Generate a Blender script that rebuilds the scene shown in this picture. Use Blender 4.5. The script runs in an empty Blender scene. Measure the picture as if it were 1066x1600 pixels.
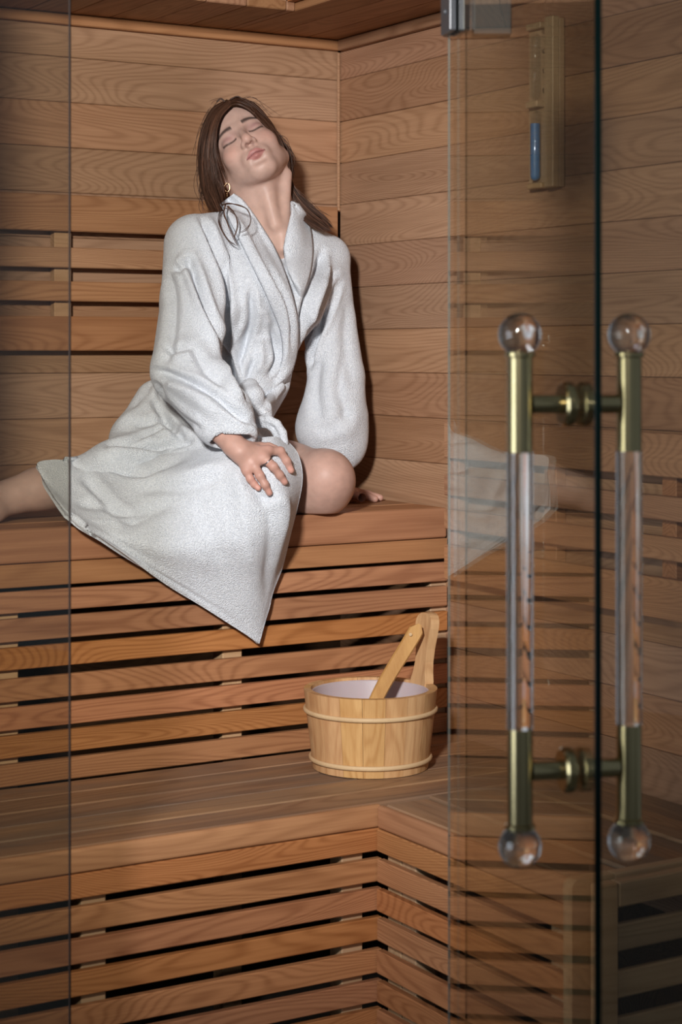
import bpy, bmesh, math, random
import numpy as np
from mathutils import Vector, Matrix

random.seed(7)
rng = np.random.default_rng(11)
scene = bpy.context.scene
COL = scene.collection

# ------------------------------------------------------------------ camera
F = 2950.0                      # focal length in pixels of the 1066x1600 frame
HORIZON = 548.0                 # image row of the eye level
YAW = math.radians(31.0)        # back wall is seen 31 degrees off frontal
CS, SN = math.cos(YAW), math.sin(YAW)
EYE = Vector((-0.004 * -CS - 4.1 * SN, -(0.004 * SN + 4.1 * CS), 1.30))

def wc(X, D, z):
    """camera-relative right / depth (metres) and height -> world"""
    return Vector((EYE.x + X * CS + D * SN, EYE.y - X * SN + D * CS, z))

def W(px, py, D):
    return wc((px - 533.0) / F * D, D, EYE.z + (HORIZON - py) / F * D)

cam = bpy.data.cameras.new('camera')
cam_ob = bpy.data.objects.new('camera', cam)
COL.objects.link(cam_ob)
cam_ob.location = EYE
cam_ob.rotation_euler = (math.radians(90), 0, -YAW)
cam.sensor_fit = 'AUTO'
cam.sensor_width = 36.0
cam.lens = F / 1600.0 * 36.0
cam.shift_y = -(800.0 - HORIZON) / 1600.0
cam.clip_start = 0.05
cam.dof.use_dof = True
cam.dof.focus_distance = 3.62
cam.dof.aperture_fstop = 6.3
scene.camera = cam_ob

# ------------------------------------------------------------------ light
scene.view_settings.view_transform = 'Standard'
scene.view_settings.look = 'None'
scene.view_settings.gamma = 1.0
scene.view_settings.use_curve_mapping = False
scene.view_settings.exposure = 0.0

world = bpy.data.worlds.new('world')
scene.world = world
world.use_nodes = True
bg = world.node_tree.nodes['Background']
bg.inputs[0].default_value = (0.74, 0.87, 1.0, 1)
bg.inputs[1].default_value = 0.20

def aim(ob, target):
    d = Vector(target) - ob.location
    ob.rotation_euler = d.to_track_quat('-Z', 'Y').to_euler()

key = bpy.data.lights.new('key_lamp', 'SPOT')
key.energy = 640
key.color = (1.0, 0.98, 0.96)
key.spot_size = math.radians(45)
key.spot_blend = 1.0
key.shadow_soft_size = 0.12
key_ob = bpy.data.objects.new('key_lamp', key)
COL.objects.link(key_ob)
key_ob.location = wc(-0.50, -0.05, 2.05)
aim(key_ob, W(345, 640, 3.7))

# daylight from a window of the outer room, left of the photographer
win = bpy.data.lights.new('room_window_light', 'AREA')
win.shape = 'RECTANGLE'; win.size = 1.6; win.size_y = 1.7
win.energy = 44; win.color = (0.80, 0.90, 1.0)
win_ob = bpy.data.objects.new('room_window_light', win)
COL.objects.link(win_ob)
win_ob.location = wc(-2.3, 0.75, 1.15)
aim(win_ob, wc(0.2, 2.0, 1.1))

# ------------------------------------------------------------------ helpers
def tag(o, label=None, cat=None, group=None, kind=None):
    if label: o['label'] = label
    if cat: o['category'] = cat
    if group: o['group'] = group
    if kind: o['kind'] = kind
    return o

def empty(name, loc=(0, 0, 0), rz=0.0, parent=None):
    o = bpy.data.objects.new(name, None)
    COL.objects.link(o)
    o.location = loc
    o.rotation_euler = (0, 0, rz)
    o.empty_display_size = 0.05
    if parent: o.parent = parent
    return o

def link(name, me, mat=None, parent=None, loc=(0, 0, 0), rot=(0, 0, 0), smooth=False):
    if mat is not None and len(me.materials) == 0:
        me.materials.append(mat)
    o = bpy.data.objects.new(name, me)
    COL.objects.link(o)
    o.location = loc
    o.rotation_euler = rot
    if parent: o.parent = parent
    if smooth:
        me.polygons.foreach_set('use_smooth', [True] * len(me.polygons))
    return o

_boxcache = {}
def box_mesh(size, bevel=0.002, mat=None, seg=1):
    k = (tuple(round(s, 4) for s in size), round(bevel, 4), mat.name if mat else '', seg)
    if k in _boxcache: return _boxcache[k]
    bm = bmesh.new()
    bmesh.ops.create_cube(bm, size=1.0)
    for v in bm.verts:
        v.co = Vector((v.co.x * size[0], v.co.y * size[1], v.co.z * size[2]))
    if bevel > 0:
        bmesh.ops.bevel(bm, geom=list(bm.edges), offset=min(bevel, min(size) * 0.45), segments=seg, affect='EDGES', profile=0.5)
    me = bpy.data.meshes.new('board')
    bm.to_mesh(me); bm.free()
    if mat: me.materials.append(mat)
    _boxcache[k] = me
    return me

def board(name, parent, mat, size, loc, rz=0.0, bevel=0.002, seg=1):
    return link(name, box_mesh(size, bevel, mat, seg), None, parent, loc, (0, 0, rz))

def mesh_from(verts, faces, name='mesh', mat=None, smooth=True):
    me = bpy.data.meshes.new(name)
    me.from_pydata([tuple(map(float, v)) for v in verts], [], [tuple(int(i) for i in f) for f in faces])
    me.update()
    if smooth: me.polygons.foreach_set('use_smooth', [True] * len(me.polygons))
    if mat: me.materials.append(mat)
    return me

def lathe(profile, n=32, mat=None, axis='Z', smooth=True, name='lathe'):
    """profile: list of (radius, height)"""
    vs, fs = [], []
    m = len(profile)
    for i in range(n):
        a = 2 * math.pi * i / n
        for r, h in profile:
            p = (r * math.cos(a), r * math.sin(a), h)
            if axis == 'Y': p = (p[0], p[2], p[1])
            if axis == 'X': p = (p[2], p[0], p[1])
            vs.append(p)
    for i in range(n):
        j = (i + 1) % n
        for k in range(m - 1):
            fs.append((i * m + k, j * m + k, j * m + k + 1, i * m + k + 1))
    me = mesh_from(vs, fs, name, mat, smooth)
    bm = bmesh.new(); bm.from_mesh(me)
    bmesh.ops.remove_doubles(bm, verts=bm.verts, dist=1e-6)
    bmesh.ops.recalc_face_normals(bm, faces=bm.faces)
    bm.to_mesh(me); bm.free()
    if smooth: me.set_sharp_from_angle(angle=math.radians(38))
    return me

def tube(points, radii, n=8, mat=None, cap=True, name='tube'):
    pts = [Vector(p) for p in points]
    if not hasattr(radii, '__len__'): radii = [radii] * len(pts)
    vs, fs = [], []
    t0 = (pts[1] - pts[0]).normalized()
    up = Vector((0, 0, 1)) if abs(t0.z) < 0.9 else Vector((1, 0, 0))
    u = t0.cross(up).normalized()
    for i, p in enumerate(pts):
        t = (pts[min(i + 1, len(pts) - 1)] - pts[max(i - 1, 0)])
        if t.length < 1e-9: t = t0.copy()
        t.normalize()
        u = (u - t * u.dot(t)).normalized()
        w = t.cross(u)
        for k in range(n):
            a = 2 * math.pi * k / n
            vs.append(p + (u * math.cos(a) + w * math.sin(a)) * radii[i])
    for i in range(len(pts) - 1):
        for k in range(n):
            l = (k + 1) % n
            fs.append((i * n + k, i * n + l, (i + 1) * n + l, (i + 1) * n + k))
    if cap:
        fs.append(tuple(range(n))[::-1])
        fs.append(tuple(range((len(pts) - 1) * n, len(pts) * n)))
    return mesh_from(vs, fs, name, mat)

# ------------------------------------------------------------------ materials
def new_mat(name):
    m = bpy.data.materials.new(name)
    m.use_nodes = True
    nt = m.node_tree
    b = nt.nodes['Principled BSDF']
    return m, nt, b

def wood(name, light, dark, rough=0.55, ring=24.0, var=0.22, grain=0.5, scale=(1.5, 11.0, 11.0), hue=0.004, rand=True, axis='X', bump=0.25, stain=0.0):
    m, nt, b = new_mat(name)
    N, L = nt.nodes, nt.links
    tc = N.new('ShaderNodeTexCoord')
    oi = N.new('ShaderNodeObjectInfo')
    off = N.new('ShaderNodeVectorMath'); off.operation = 'MULTIPLY'
    comb = N.new('ShaderNodeCombineXYZ')
    for i in range(3): L.new(oi.outputs['Random'], comb.inputs[i])
    off.inputs[1].default_value = (41.0, 23.0, 67.0) if rand else (0, 0, 0)
    L.new(comb.outputs[0], off.inputs[0])
    sep0 = N.new('ShaderNodeSeparateXYZ'); L.new(tc.outputs['Object'], sep0.inputs[0])
    cmb0 = N.new('ShaderNodeCombineXYZ')
    order = {'X': (0, 1, 2), 'Y': (1, 0, 2), 'Z': (2, 0, 1)}[axis]
    for k, o_ in enumerate(order): L.new(sep0.outputs[o_], cmb0.inputs[k])
    def stretched(sc):
        mul = N.new('ShaderNodeVectorMath'); mul.operation = 'MULTIPLY'
        mul.inputs[1].default_value = sc
        L.new(cmb0.outputs[0], mul.inputs[0])
        ad = N.new('ShaderNodeVectorMath'); ad.operation = 'ADD'
        L.new(mul.outputs[0], ad.inputs[0]); L.new(off.outputs[0], ad.inputs[1])
        return ad.outputs[0]
    def math_(op, a, bb=None, v=None):
        n = N.new('ShaderNodeMath'); n.operation = op
        L.new(a, n.inputs[0])
        if bb is not None: L.new(bb, n.inputs[1])
        elif v is not None: n.inputs[1].default_value = v
        return n.outputs[0]
    n1 = N.new('ShaderNodeTexNoise'); n1.inputs['Scale'].default_value = 1.0
    n1.inputs['Detail'].default_value = 1.2; n1.inputs['Roughness'].default_value = 0.35
    n1.inputs['Distortion'].default_value = 0.5
    L.new(stretched(scale), n1.inputs['Vector'])
    fr = math_('MULTIPLY', n1.outputs['Fac'], v=ring * 6.28)
    sn = math_('SINE', fr)
    rg = math_('MULTIPLY_ADD', sn, v=0.5); rg.node.inputs[2].default_value = 0.5
    rg = math_('POWER', rg, v=2.2)
    n2 = N.new('ShaderNodeTexNoise'); n2.inputs['Scale'].default_value = 1.0
    n2.inputs['Detail'].default_value = 3.0
    L.new(stretched((7.0, 260.0, 260.0)), n2.inputs['Vector'])
    n3 = N.new('ShaderNodeTexNoise'); n3.inputs['Scale'].default_value = 1.0
    n3.inputs['Detail'].default_value = 2.0
    L.new(stretched((2.4, 22.0, 22.0)), n3.inputs['Vector'])
    f1 = math_('MULTIPLY', rg, v=0.42 * grain * 2)
    f2 = math_('MULTIPLY_ADD', n2.outputs['Fac'], v=0.75); f2.node.inputs[2].default_value = -0.24
    f3 = math_('MULTIPLY_ADD', n3.outputs['Fac'], v=0.6); f3.node.inputs[2].default_value = -0.25
    s = math_('ADD', math_('ADD', f1, f2), f3)
    mix = N.new('ShaderNodeMix'); mix.data_type = 'RGBA'; mix.clamp_factor = True
    mix.inputs[6].default_value = (*light, 1); mix.inputs[7].default_value = (*dark, 1)
    L.new(s, mix.inputs[0])
    hsv = N.new('ShaderNodeHueSaturation')
    L.new(mix.outputs[2], hsv.inputs['Color'])
    wn = N.new('ShaderNodeTexWhiteNoise'); wn.noise_dimensions = '1D'
    L.new(oi.outputs['Random'], wn.inputs['W'])
    sepc = N.new('ShaderNodeSeparateColor'); L.new(wn.outputs['Color'], sepc.inputs[0])
    if rand:
        v = math_('MULTIPLY_ADD', sepc.outputs[0], v=2 * var); v.node.inputs[2].default_value = 1 - var
        h = math_('MULTIPLY_ADD', sepc.outputs[1], v=2 * hue); h.node.inputs[2].default_value = 0.5 - hue
        sa = math_('MULTIPLY_ADD', sepc.outputs[2], v=0.14); sa.node.inputs[2].default_value = 0.95
        L.new(v, hsv.inputs['Value']); L.new(h, hsv.inputs['Hue']); L.new(sa, hsv.inputs['Saturation'])
    out_col = hsv.outputs['Color']
    if stain > 0:
        n4 = N.new('ShaderNodeTexNoise'); n4.inputs['Scale'].default_value = 1.0; n4.inputs['Detail'].default_value = 4.0
        L.new(stretched((3.0, 14.0, 14.0)), n4.inputs['Vector'])
        rmp = N.new('ShaderNodeMapRange'); rmp.inputs[1].default_value = 0.42; rmp.inputs[2].default_value = 0.68
        rmp.inputs[4].default_value = stain
        L.new(n4.outputs['Fac'], rmp.inputs[0])
        mx = N.new('ShaderNodeMix'); mx.data_type = 'RGBA'
        mx.inputs[7].default_value = (0.155, 0.120, 0.095, 1)
        L.new(rmp.outputs[0], mx.inputs[0]); L.new(out_col, mx.inputs[6])
        out_col = mx.outputs[2]
    L.new(out_col, b.inputs['Base Color'])
    b.inputs['Roughness'].default_value = rough
    b.inputs['Specular IOR Level'].default_value = 0.3
    bp = N.new('ShaderNodeBump'); bp.inputs['Strength'].default_value = bump; bp.inputs['Distance'].default_value = 0.0015
    L.new(s, bp.inputs['Height']); L.new(bp.outputs[0], b.inputs['Normal'])
    return m

M = {}
M['wall'] = wood('cedar_wall', (0.44, 0.255, 0.155), (0.235, 0.118, 0.064), ring=58, var=0.12, grain=0.40, scale=(1.2, 8.0, 8.0))
M['slat'] = wood('cedar_slat', (0.455, 0.207, 0.094), (0.225, 0.082, 0.033), ring=54, var=0.11, grain=0.46, scale=(1.2, 8.0, 8.0))
M['benchtop'] = wood('cedar_worn_top', (0.36, 0.205, 0.112), (0.19, 0.095, 0.05), ring=12, var=0.14, stain=0.62)
M['fascia'] = wood('cedar_fascia', (0.455, 0.217, 0.102), (0.26, 0.104, 0.044), ring=10, var=0.10, grain=0.35)
M['rest'] = wood('cedar_backrest', (0.45, 0.236, 0.126), (0.24, 0.104, 0.049), ring=54, var=0.10, grain=0.42, scale=(1.2, 8.0, 8.0))
M['batten'] = wood('pale_batten', (0.50, 0.32, 0.19), (0.36, 0.21, 0.11), ring=10, var=0.10)
M['ceil'] = wood('cedar_ceiling', (0.40, 0.215, 0.115), (0.22, 0.10, 0.048), ring=12, var=0.15)
M['guard'] = wood('guard_wood', (0.50, 0.34, 0.205), (0.33, 0.205, 0.11), ring=10, var=0.10)
M['backing'] = wood('dark_backing', (0.10, 0.05, 0.025), (0.05, 0.024, 0.012), rand=False)

def simple(name, col, rough=0.5, metal=0.0, spec=0.5):
    m, nt, b = new_mat(name)
    b.inputs['Base Color'].default_value = (*col, 1)
    b.inputs['Roughness'].default_value = rough
    b.inputs['Metallic'].default_value = metal
    b.inputs['Specular IOR Level'].default_value = spec
    return m

def speckle(name, c1, c2, scale, rough=0.6, bump=0.0, metal=0.0):
    m, nt, b = new_mat(name)
    N, L = nt.nodes, nt.links
    tc = N.new('ShaderNodeTexCoord'); n = N.new('ShaderNodeTexNoise')
    n.inputs['Scale'].default_value = scale; n.inputs['Detail'].default_value = 3
    L.new(tc.outputs['Object'], n.inputs['Vector'])
    mx = N.new('ShaderNodeMix'); mx.data_type = 'RGBA'
    mx.inputs[6].default_value = (*c1, 1); mx.inputs[7].default_value = (*c2, 1)
    L.new(n.outputs['Fac'], mx.inputs[0]); L.new(mx.outputs[2], b.inputs['Base Color'])
    b.inputs['Roughness'].default_value = rough
    b.inputs['Metallic'].default_value = metal
    if bump:
        bp = N.new('ShaderNodeBump'); bp.inputs['Strength'].default_value = bump; bp.inputs['Distance'].default_value = 0.002
        L.new(n.outputs['Fac'], bp.inputs['Height']); L.new(bp.outputs[0], b.inputs['Normal'])
    return m

M['brass'] = speckle('brushed_brass', (0.40, 0.33, 0.18), (0.34, 0.275, 0.14), 60, rough=0.2, metal=1.0)
M['steel'] = speckle('dark_grey_metal', (0.060, 0.062, 0.068), (0.045, 0.047, 0.052), 40, rough=0.36, metal=0.3)
M['edge'] = speckle('dark_green_glass_edge', (0.001, 0.006, 0.005), (0.001, 0.004, 0.004), 30, rough=0.12)
M['edge2'] = speckle('brown_glass_edge', (0.034, 0.026, 0.024), (0.026, 0.020, 0.018), 30, rough=0.15)
M['edge3'] = speckle('grey_glass_edge', (0.16, 0.17, 0.16), (0.12, 0.13, 0.12), 30, rough=0.2)
for k_ in ('edge', 'edge2', 'edge3'):
    M[k_].node_tree.nodes['Principled BSDF'].inputs['Specular IOR Level'].default_value = 0.12
M['edge2'].node_tree.nodes['Principled BSDF'].inputs['Roughness'].default_value = 0.7
M['edge2'].node_tree.nodes['Principled BSDF'].inputs['Specular IOR Level'].default_value = 0.0
M['tile'] = speckle('stone_tile', (0.20, 0.18, 0.16), (0.14, 0.125, 0.11), 12, rough=0.4)
M['plaster'] = speckle('plaster', (0.25, 0.22, 0.20), (0.22, 0.20, 0.18), 8, rough=0.8)

def pane_mat(name, tint):
    m = bpy.data.materials.new(name); m.use_nodes = True
    nt = m.node_tree; N, L = nt.nodes, nt.links
    N.remove(N['Principled BSDF'])
    out = N['Material Output']
    tr = N.new('ShaderNodeBsdfTransparent'); tr.inputs[0].default_value = (*tint, 1)
    gl = N.new('ShaderNodeBsdfGlossy'); gl.inputs['Roughness'].default_value = 0.0
    gl.inputs[0].default_value = (0.95, 0.97, 0.96, 1)
    fr = N.new('ShaderNodeFresnel'); fr.inputs['IOR'].default_value = 1.5
    # the same reflectance on both faces of the sheet
    geo = N.new('ShaderNodeNewGeometry')
    dot = N.new('ShaderNodeVectorMath'); dot.operation = 'DOT_PRODUCT'
    L.new(geo.outputs['Incoming'], dot.inputs[0]); L.new(geo.outputs['Normal'], dot.inputs[1])
    ab = N.new('ShaderNodeMath'); ab.operation = 'ABSOLUTE'; L.new(dot.outputs['Value'], ab.inputs[0])
    om = N.new('ShaderNodeMath'); om.operation = 'SUBTRACT'; om.inputs[0].default_value = 1.0; L.new(ab.outputs[0], om.inputs[1])
    pw = N.new('ShaderNodeMath'); pw.operation = 'POWER'; pw.inputs[1].default_value = 5.0; L.new(om.outputs[0], pw.inputs[0])
    ma = N.new('ShaderNodeMath'); ma.operation = 'MULTIPLY_ADD'; ma.inputs[1].default_value = 0.96; ma.inputs[2].default_value = 0.04
    L.new(pw.outputs[0], ma.inputs[0])
    N.remove(fr)
    mx = N.new('ShaderNodeMixShader')
    L.new(ma.outputs[0], mx.inputs[0]); L.new(tr.outputs[0], mx.inputs[1]); L.new(gl.outputs[0], mx.inputs[2])
    L.new(mx.outputs[0], out.inputs['Surface'])
    return m
M['pane'] = pane_mat('tinted_glass_pane', (0.86, 0.85, 0.81))

def clear_mat(name, col=(1, 1, 1), ior=1.49):
    m = bpy.data.materials.new(name); m.use_nodes = True
    nt = m.node_tree; N, L = nt.nodes, nt.links
    N.remove(N['Principled BSDF'])
    g = N.new('ShaderNodeBsdfGlass'); g.inputs['IOR'].default_value = ior; g.inputs['Color'].default_value = (*col, 1)
    g.inputs['Roughness'].default_value = 0.0
    L.new(g.outputs[0], N['Material Output'].inputs['Surface'])
    return m
M['acrylic'] = clear_mat('clear_acrylic', (0.98, 0.99, 1.0))
# ------------------------------------------------------------------ room shell
ROOM_L = -1.35                 # left wall
BENCH_Z, LOW_Z = 0.99, 0.545   # bench heights
UP_Y, LOW_Y = -0.4256, -0.8575 # bench fronts
RB_X, RB_END = -0.442, -1.392  # side bench front and end
CEIL = 1.971
GL0 = Vector((-0.7027, -1.4955))              # hinge point on the diagonal glass front
GDIR = Vector((CS, -SN))
PITCH = 0.0903
SEAM0 = 1.887

def struct(o): o['kind'] = 'structure'; return o

wall_back = struct(link('wall_back', box_mesh((1.45, 0.05, 2.12), 0.0, M['backing']), loc=(-0.675, 0.041, 1.06)))
wall_right = struct(link('wall_right', box_mesh((0.05, 2.02, 2.12), 0.0, M['backing']), loc=(0.041, -0.96, 1.06)))
wall_left = struct(link('wall_left', box_mesh((0.05, 1.12, 2.12), 0.0, M['wall']), loc=(ROOM_L - 0.026, -0.545, 1.06)))
floor = struct(link('floor', box_mesh((7.0, 7.0, 0.06), 0.0, M['tile']), loc=(-1.6, -2.2, -0.03)))

def courses(wall, axis, zmin):
    z_top = CEIL
    z = SEAM0
    edges = [CEIL + 0.0]
    while z > zmin - PITCH:
        edges.append(z); z -= PITCH
    for a, b_ in zip(edges[:-1], edges[1:]):
        h = a - b_ - 0.0006
        proud = random.uniform(-0.0012, 0.0006)
        if axis == 'x':
            ln = abs(ROOM_L) - 0.002
            board('plank', wall, M['wall'], (ln, 0.016, h), Vector((-ln / 2 - 0.001, 0.0085 - proud, (a + b_) / 2)) - wall.location, 0, 0.0016)
        else:
            ln = 1.9
            board('plank', wall, M['wall'], (ln, 0.016, h), Vector((0.0085 - proud, -ln / 2 - 0.001, (a + b_) / 2)) - wall.location, math.radians(90), 0.0016)
courses(wall_back, 'x', 0.93)
courses(wall_right, 'y', 0.40)

# crown strips and the corner bead
t = struct(link('trim_1', box_mesh((1.34, 0.016, 0.021), 0.002, M['fascia']), loc=(-0.675, -0.0085, CEIL - 0.0112)))
t = struct(link('trim_2', box_mesh((1.87, 0.016, 0.023), 0.002, M['ceil']), loc=(-0.0085, -0.955, CEIL - 0.0122), rot=(0, 0, math.radians(90))))
t = struct(link('trim_3', box_mesh((0.006, 0.006, 0.345), 0.0012, M['wall']), loc=(-0.004, -0.004, CEIL - 0.024 - 0.173)))

# ceiling: flat soffit boards around a raised tray
def prism(poly, z0, z1, name, mat):
    n = len(poly)
    vs = [(x, y, z0) for x, y in poly] + [(x, y, z1) for x, y in poly]
    fs = [tuple(range(n))[::-1], tuple(range(n, 2 * n))] + [(i, (i + 1) % n, n + (i + 1) % n, n + i) for i in range(n)]
    return mesh_from(vs, fs, name, mat, smooth=False)
ceil_poly = [(0.016, 0.016), (-1.40, 0.016), (-1.40, -1.11), (0.016, -1.96)]
ceiling = struct(link('ceiling', prism(ceil_poly, 2.075, 2.12, 'ceiling', M['ceil'])))
TX, TY = -0.284, -0.273
w = 0.088
x = -0.0005
while x > -1.34:
    x0 = max(x - w, -1.345)
    cx = (x + x0) / 2
    if cx > TX + 0.001:
        yend = -1.86
    else:
        yend = TY
    xa = x0 if not (x > TX > x0) else TX
    cx = (x + xa) / 2
    ln = -yend - 0.001
    board('plank', ceiling, M['ceil'], (ln, x - xa - 0.0008, 0.02), (cx, -ln / 2 - 0.001, CEIL + 0.0101 + random.uniform(0, 0.001)), math.radians(90), 0.0022)
    x = xa
board('fascia', ceiling, M['wall'], (1.06, 0.016, 0.10), (TX - 0.53, TY + 0.0085, CEIL + 0.0705 - 0.004), 0, 0.001)
board('fascia', ceiling, M['slat'], (1.40, 0.016, 0.10), (TX + 0.0085, TY - 0.701, CEIL + 0.0705 - 0.004), math.radians(90), 0.001)

# ------------------------------------------------------------------ benches
def px_on_y(px, yplane):
    """world x where image column px meets the plane y = yplane"""
    k = (px - 533.0) / F
    # camera-relative: X = (dx*CS - dy*SN), D = (dx*SN + dy*CS)
    dy = yplane - EYE.y
    dx = dy * (k * CS + SN) / (CS - k * SN)
    return EYE.x + dx
def px_on_x(px, xplane):
    k = (px - 533.0) / F
    dx = xplane - EYE.x
    dy = dx * (CS - k * SN) / (SN + k * CS)
    return EYE.y + dy

def slat_run(bench, levels, z_top, mat, plane, axis, a, b_, thick=0.014, mats=None, drop=0.0):
    """levels: list of (top offset, bottom offset) below z_top"""
    for i, (t0, t1) in enumerate(levels):
        if i >= 2: t0 += drop
        h = t1 - t0 - 0.0006
        zc = z_top - (t0 + t1) / 2
        ln = abs(b_ - a) - 0.002
        c = (a + b_) / 2
        jit = random.uniform(-0.0008, 0.0008)
        mm = (mats or {}).get(i, mat)
        nm = 'fascia' if i in (mats or {}) else 'slat'
        bv = 0.005 if i == 0 else 0.0015
        if axis == 'x':
            board(nm, bench, mm, (ln, thick, h), Vector((c, plane + thick / 2 + jit, zc)) - bench.location, 0, bv, 3 if i == 0 else 1)
        else:
            board(nm, bench, mm, (ln, thick, h), Vector((plane + thick / 2 + jit, c, zc)) - bench.location, math.radians(90), bv, 3 if i == 0 else 1)

UP_LEV = [(0.0, 0.0598), (0.0602, 0.1008), (0.1050, 0.1450), (0.1520, 0.1945), (0.2016, 0.2430), (0.2556, 0.2980),
          (0.3050, 0.3470), (0.3535, 0.3950), (0.4030, 0.4440)]
LO_LEV = [(0.0, 0.0382), (0.0388, 0.0767), (0.0863, 0.1278), (0.1357, 0.1758), (0.1836, 0.2250), (0.2370, 0.2794),
          (0.2880, 0.3271), (0.3356, 0.3760), (0.3850, 0.4260), (0.4350, 0.4760), (0.4850, 0.5350)]

def bench_top(bench, axis, lo, hi, a, b_, z, n, mat, steps=None):
    """n boards across lo..hi"""
    wd = (hi - lo) / n
    for i in range(n):
        c = lo + wd * (i + 0.5)
        dz = steps[i] if steps else random.uniform(-0.0012, 0.0)
        ln = abs(b_ - a) - 0.003
        if axis == 'x':
            board('seat_board', bench, mat, (ln, wd - 0.003, 0.026), Vector(((a + b_) / 2, c, z - 0.0131 + dz)) - bench.location, 0, 0.003)
        else:
            board('seat_board', bench, mat, (ln, wd - 0.003, 0.026), Vector((c, (a + b_) / 2, z - 0.0131 + dz)) - bench.location, math.radians(90), 0.003)

# upper bench along the back wall
XL = ROOM_L + 0.006
ub = tag(empty('sauna_bench', (-0.67, -0.2, 0.0)), 'upper cedar sauna bench with slatted front that the person in the robe sits on', 'bench')
bench_top(ub, 'x', UP_Y + 0.015, -0.002, XL, -0.002, BENCH_Z, 4, M['fascia'])
slat_run(ub, UP_LEV, BENCH_Z, M['slat'], UP_Y, 'x', XL, -0.004, mats={0: M['fascia'], 1: M['fascia']}, drop=0.0024)
for pxa in (7, 358, 680):
    xx = px_on_y(pxa, UP_Y + 0.03)
    board('post', ub, M['batten'], (0.041, 0.04, 0.87), Vector((xx, UP_Y + 0.016 + 0.02, 0.4351)) - ub.location, 0, 0.002)

# lower bench along the back wall
lb = tag(empty('sauna_bench', (-0.67, -0.64, 0.0)), 'lower cedar step bench below the robe, carrying the wooden bucket', 'bench')
bench_top(lb, 'x', LOW_Y + 0.015, UP_Y - 0.002, XL + 0.02, -0.002, LOW_Z, 5, M['benchtop'])
slat_run(lb, LO_LEV, LOW_Z, M['slat'], LOW_Y, 'x', XL + 0.03, RB_X + 0.013, mats={0: M['fascia']}, drop=0.0030)
for pxa in (141, 544):
    xx = px_on_y(pxa, LOW_Y + 0.03)
    board('post', lb, M['batten'], (0.041, 0.04, 0.515), Vector((xx, LOW_Y + 0.016 + 0.02, 0.2576)) - lb.location, 0, 0.002)
board('post', lb, M['batten'], (0.041, 0.04, 0.515), Vector((RB_X + 0.16, LOW_Y + 0.036, 0.2576)) - lb.location, 0, 0.002)

# lower bench along the right wall
rb = tag(empty('sauna_bench', (-0.22, -1.12, 0.0)), 'short cedar side bench under the right wall, between the bucket and the heater guard', 'bench')
bench_top(rb, 'y', RB_X + 0.015, -0.002, LOW_Y - 0.001, RB_END, LOW_Z, 5, M['benchtop'], steps=[-0.0005, 0.004, 0.0, 0.004, -0.001])
slat_run(rb, LO_LEV, LOW_Z, M['slat'], RB_X, 'y', LOW_Y - 0.0005, RB_END, mats={0: M['fascia']}, drop=0.0030)
for yy in (LOW_Y - 0.03, px_on_x(650, RB_X + 0.03), RB_END + 0.06):
    board('post', rb, M['batten'], (0.04, 0.041, 0.515), Vector((RB_X + 0.016 + 0.02, yy, 0.2576)) - rb.location, 0, 0.002)

# backrests
def backrest(label, axis, plane, a, b_, z_seat, batten_at, bmat):
    r = tag(empty('backrest', ((a + b_) / 2, plane - 0.02, z_seat + 0.3) if axis == 'x' else (plane - 0.02, (a + b_) / 2, z_seat + 0.3)), label, 'backrest')
    for t0, t1 in ((0.618, 0.546), (0.514, 0.474), (0.447, 0.408), (0.378, 0.310)):
        ln = abs(b_ - a); h = t0 - t1; zc = z_seat + (t0 + t1) / 2; c = (a + b_) / 2
        if axis == 'x':
            board('slat', r, M['rest'], (ln, 0.018, h), Vector((c, plane - 0.0335, zc)) - r.location, 0, 0.002)
        else:
            board('slat', r, M['rest'], (ln, 0.018, h), Vector((plane - 0.0335, c, zc)) - r.location, math.radians(90), 0.002)
    for p in batten_at:
        if axis == 'x':
            board('batten', r, bmat, (0.036, 0.0225, 0.30), Vector((p, plane - 0.0130, z_seat + 0.464)) - r.location, 0, 0.0015)
        else:
            board('batten', r, bmat, (0.0225, 0.036, 0.30), Vector((plane - 0.0130, p, z_seat + 0.464)) - r.location, 0, 0.0015)
    return r
backrest('slatted cedar backrest on the back wall behind the person', 'x', -0.0005, XL + 0.04, -0.028, BENCH_Z, [px_on_y(97, -0.02), -0.12, -1.2], M['batten'])
backrest('slatted cedar backrest on the right wall behind the glass door', 'y', -0.0005, px_on_x(695.5, -0.04), -1.84, LOW_Z, [px_on_x(712, -0.02), px_on_x(863, -0.02), px_on_x(1049, -0.02)], M['rest'])

# ------------------------------------------------------------------ heater guard
gy = RB_END - 0.006
guard = tag(empty('heater_guard', (-0.2, gy - 0.05, 0)), 'wooden slatted heater guard in the bottom right corner', 'guard')
gx0 = px_on_y(893, gy - 0.02)
GT = 0.558
def rounded_panel(w_, h_, t_, r, mat):
    prof = [(0, 0), (w_, 0), (w_, h_)]
    for k in range(7):
        a = math.radians(90 + 90 * k / 6)
        prof.append((r + r * math.cos(a), h_ - r + r * math.sin(a)))
    n = len(prof)
    vs = [(x, 0, z) for x, z in prof] + [(x, t_, z) for x, z in prof]
    fs = [tuple(range(n)), tuple(range(n, 2 * n))[::-1]] + [(i, n + i, n + (i + 1) % n, (i + 1) % n) for i in range(n)]
    return mesh_from(vs, fs, 'panel', mat, smooth=False)
gw = -gx0 - 0.004
def add_guard(name, me, loc, rot=(0, 0, 0)):
    return link(name, me, None, guard, Vector(loc) - guard.location, rot)
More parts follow.
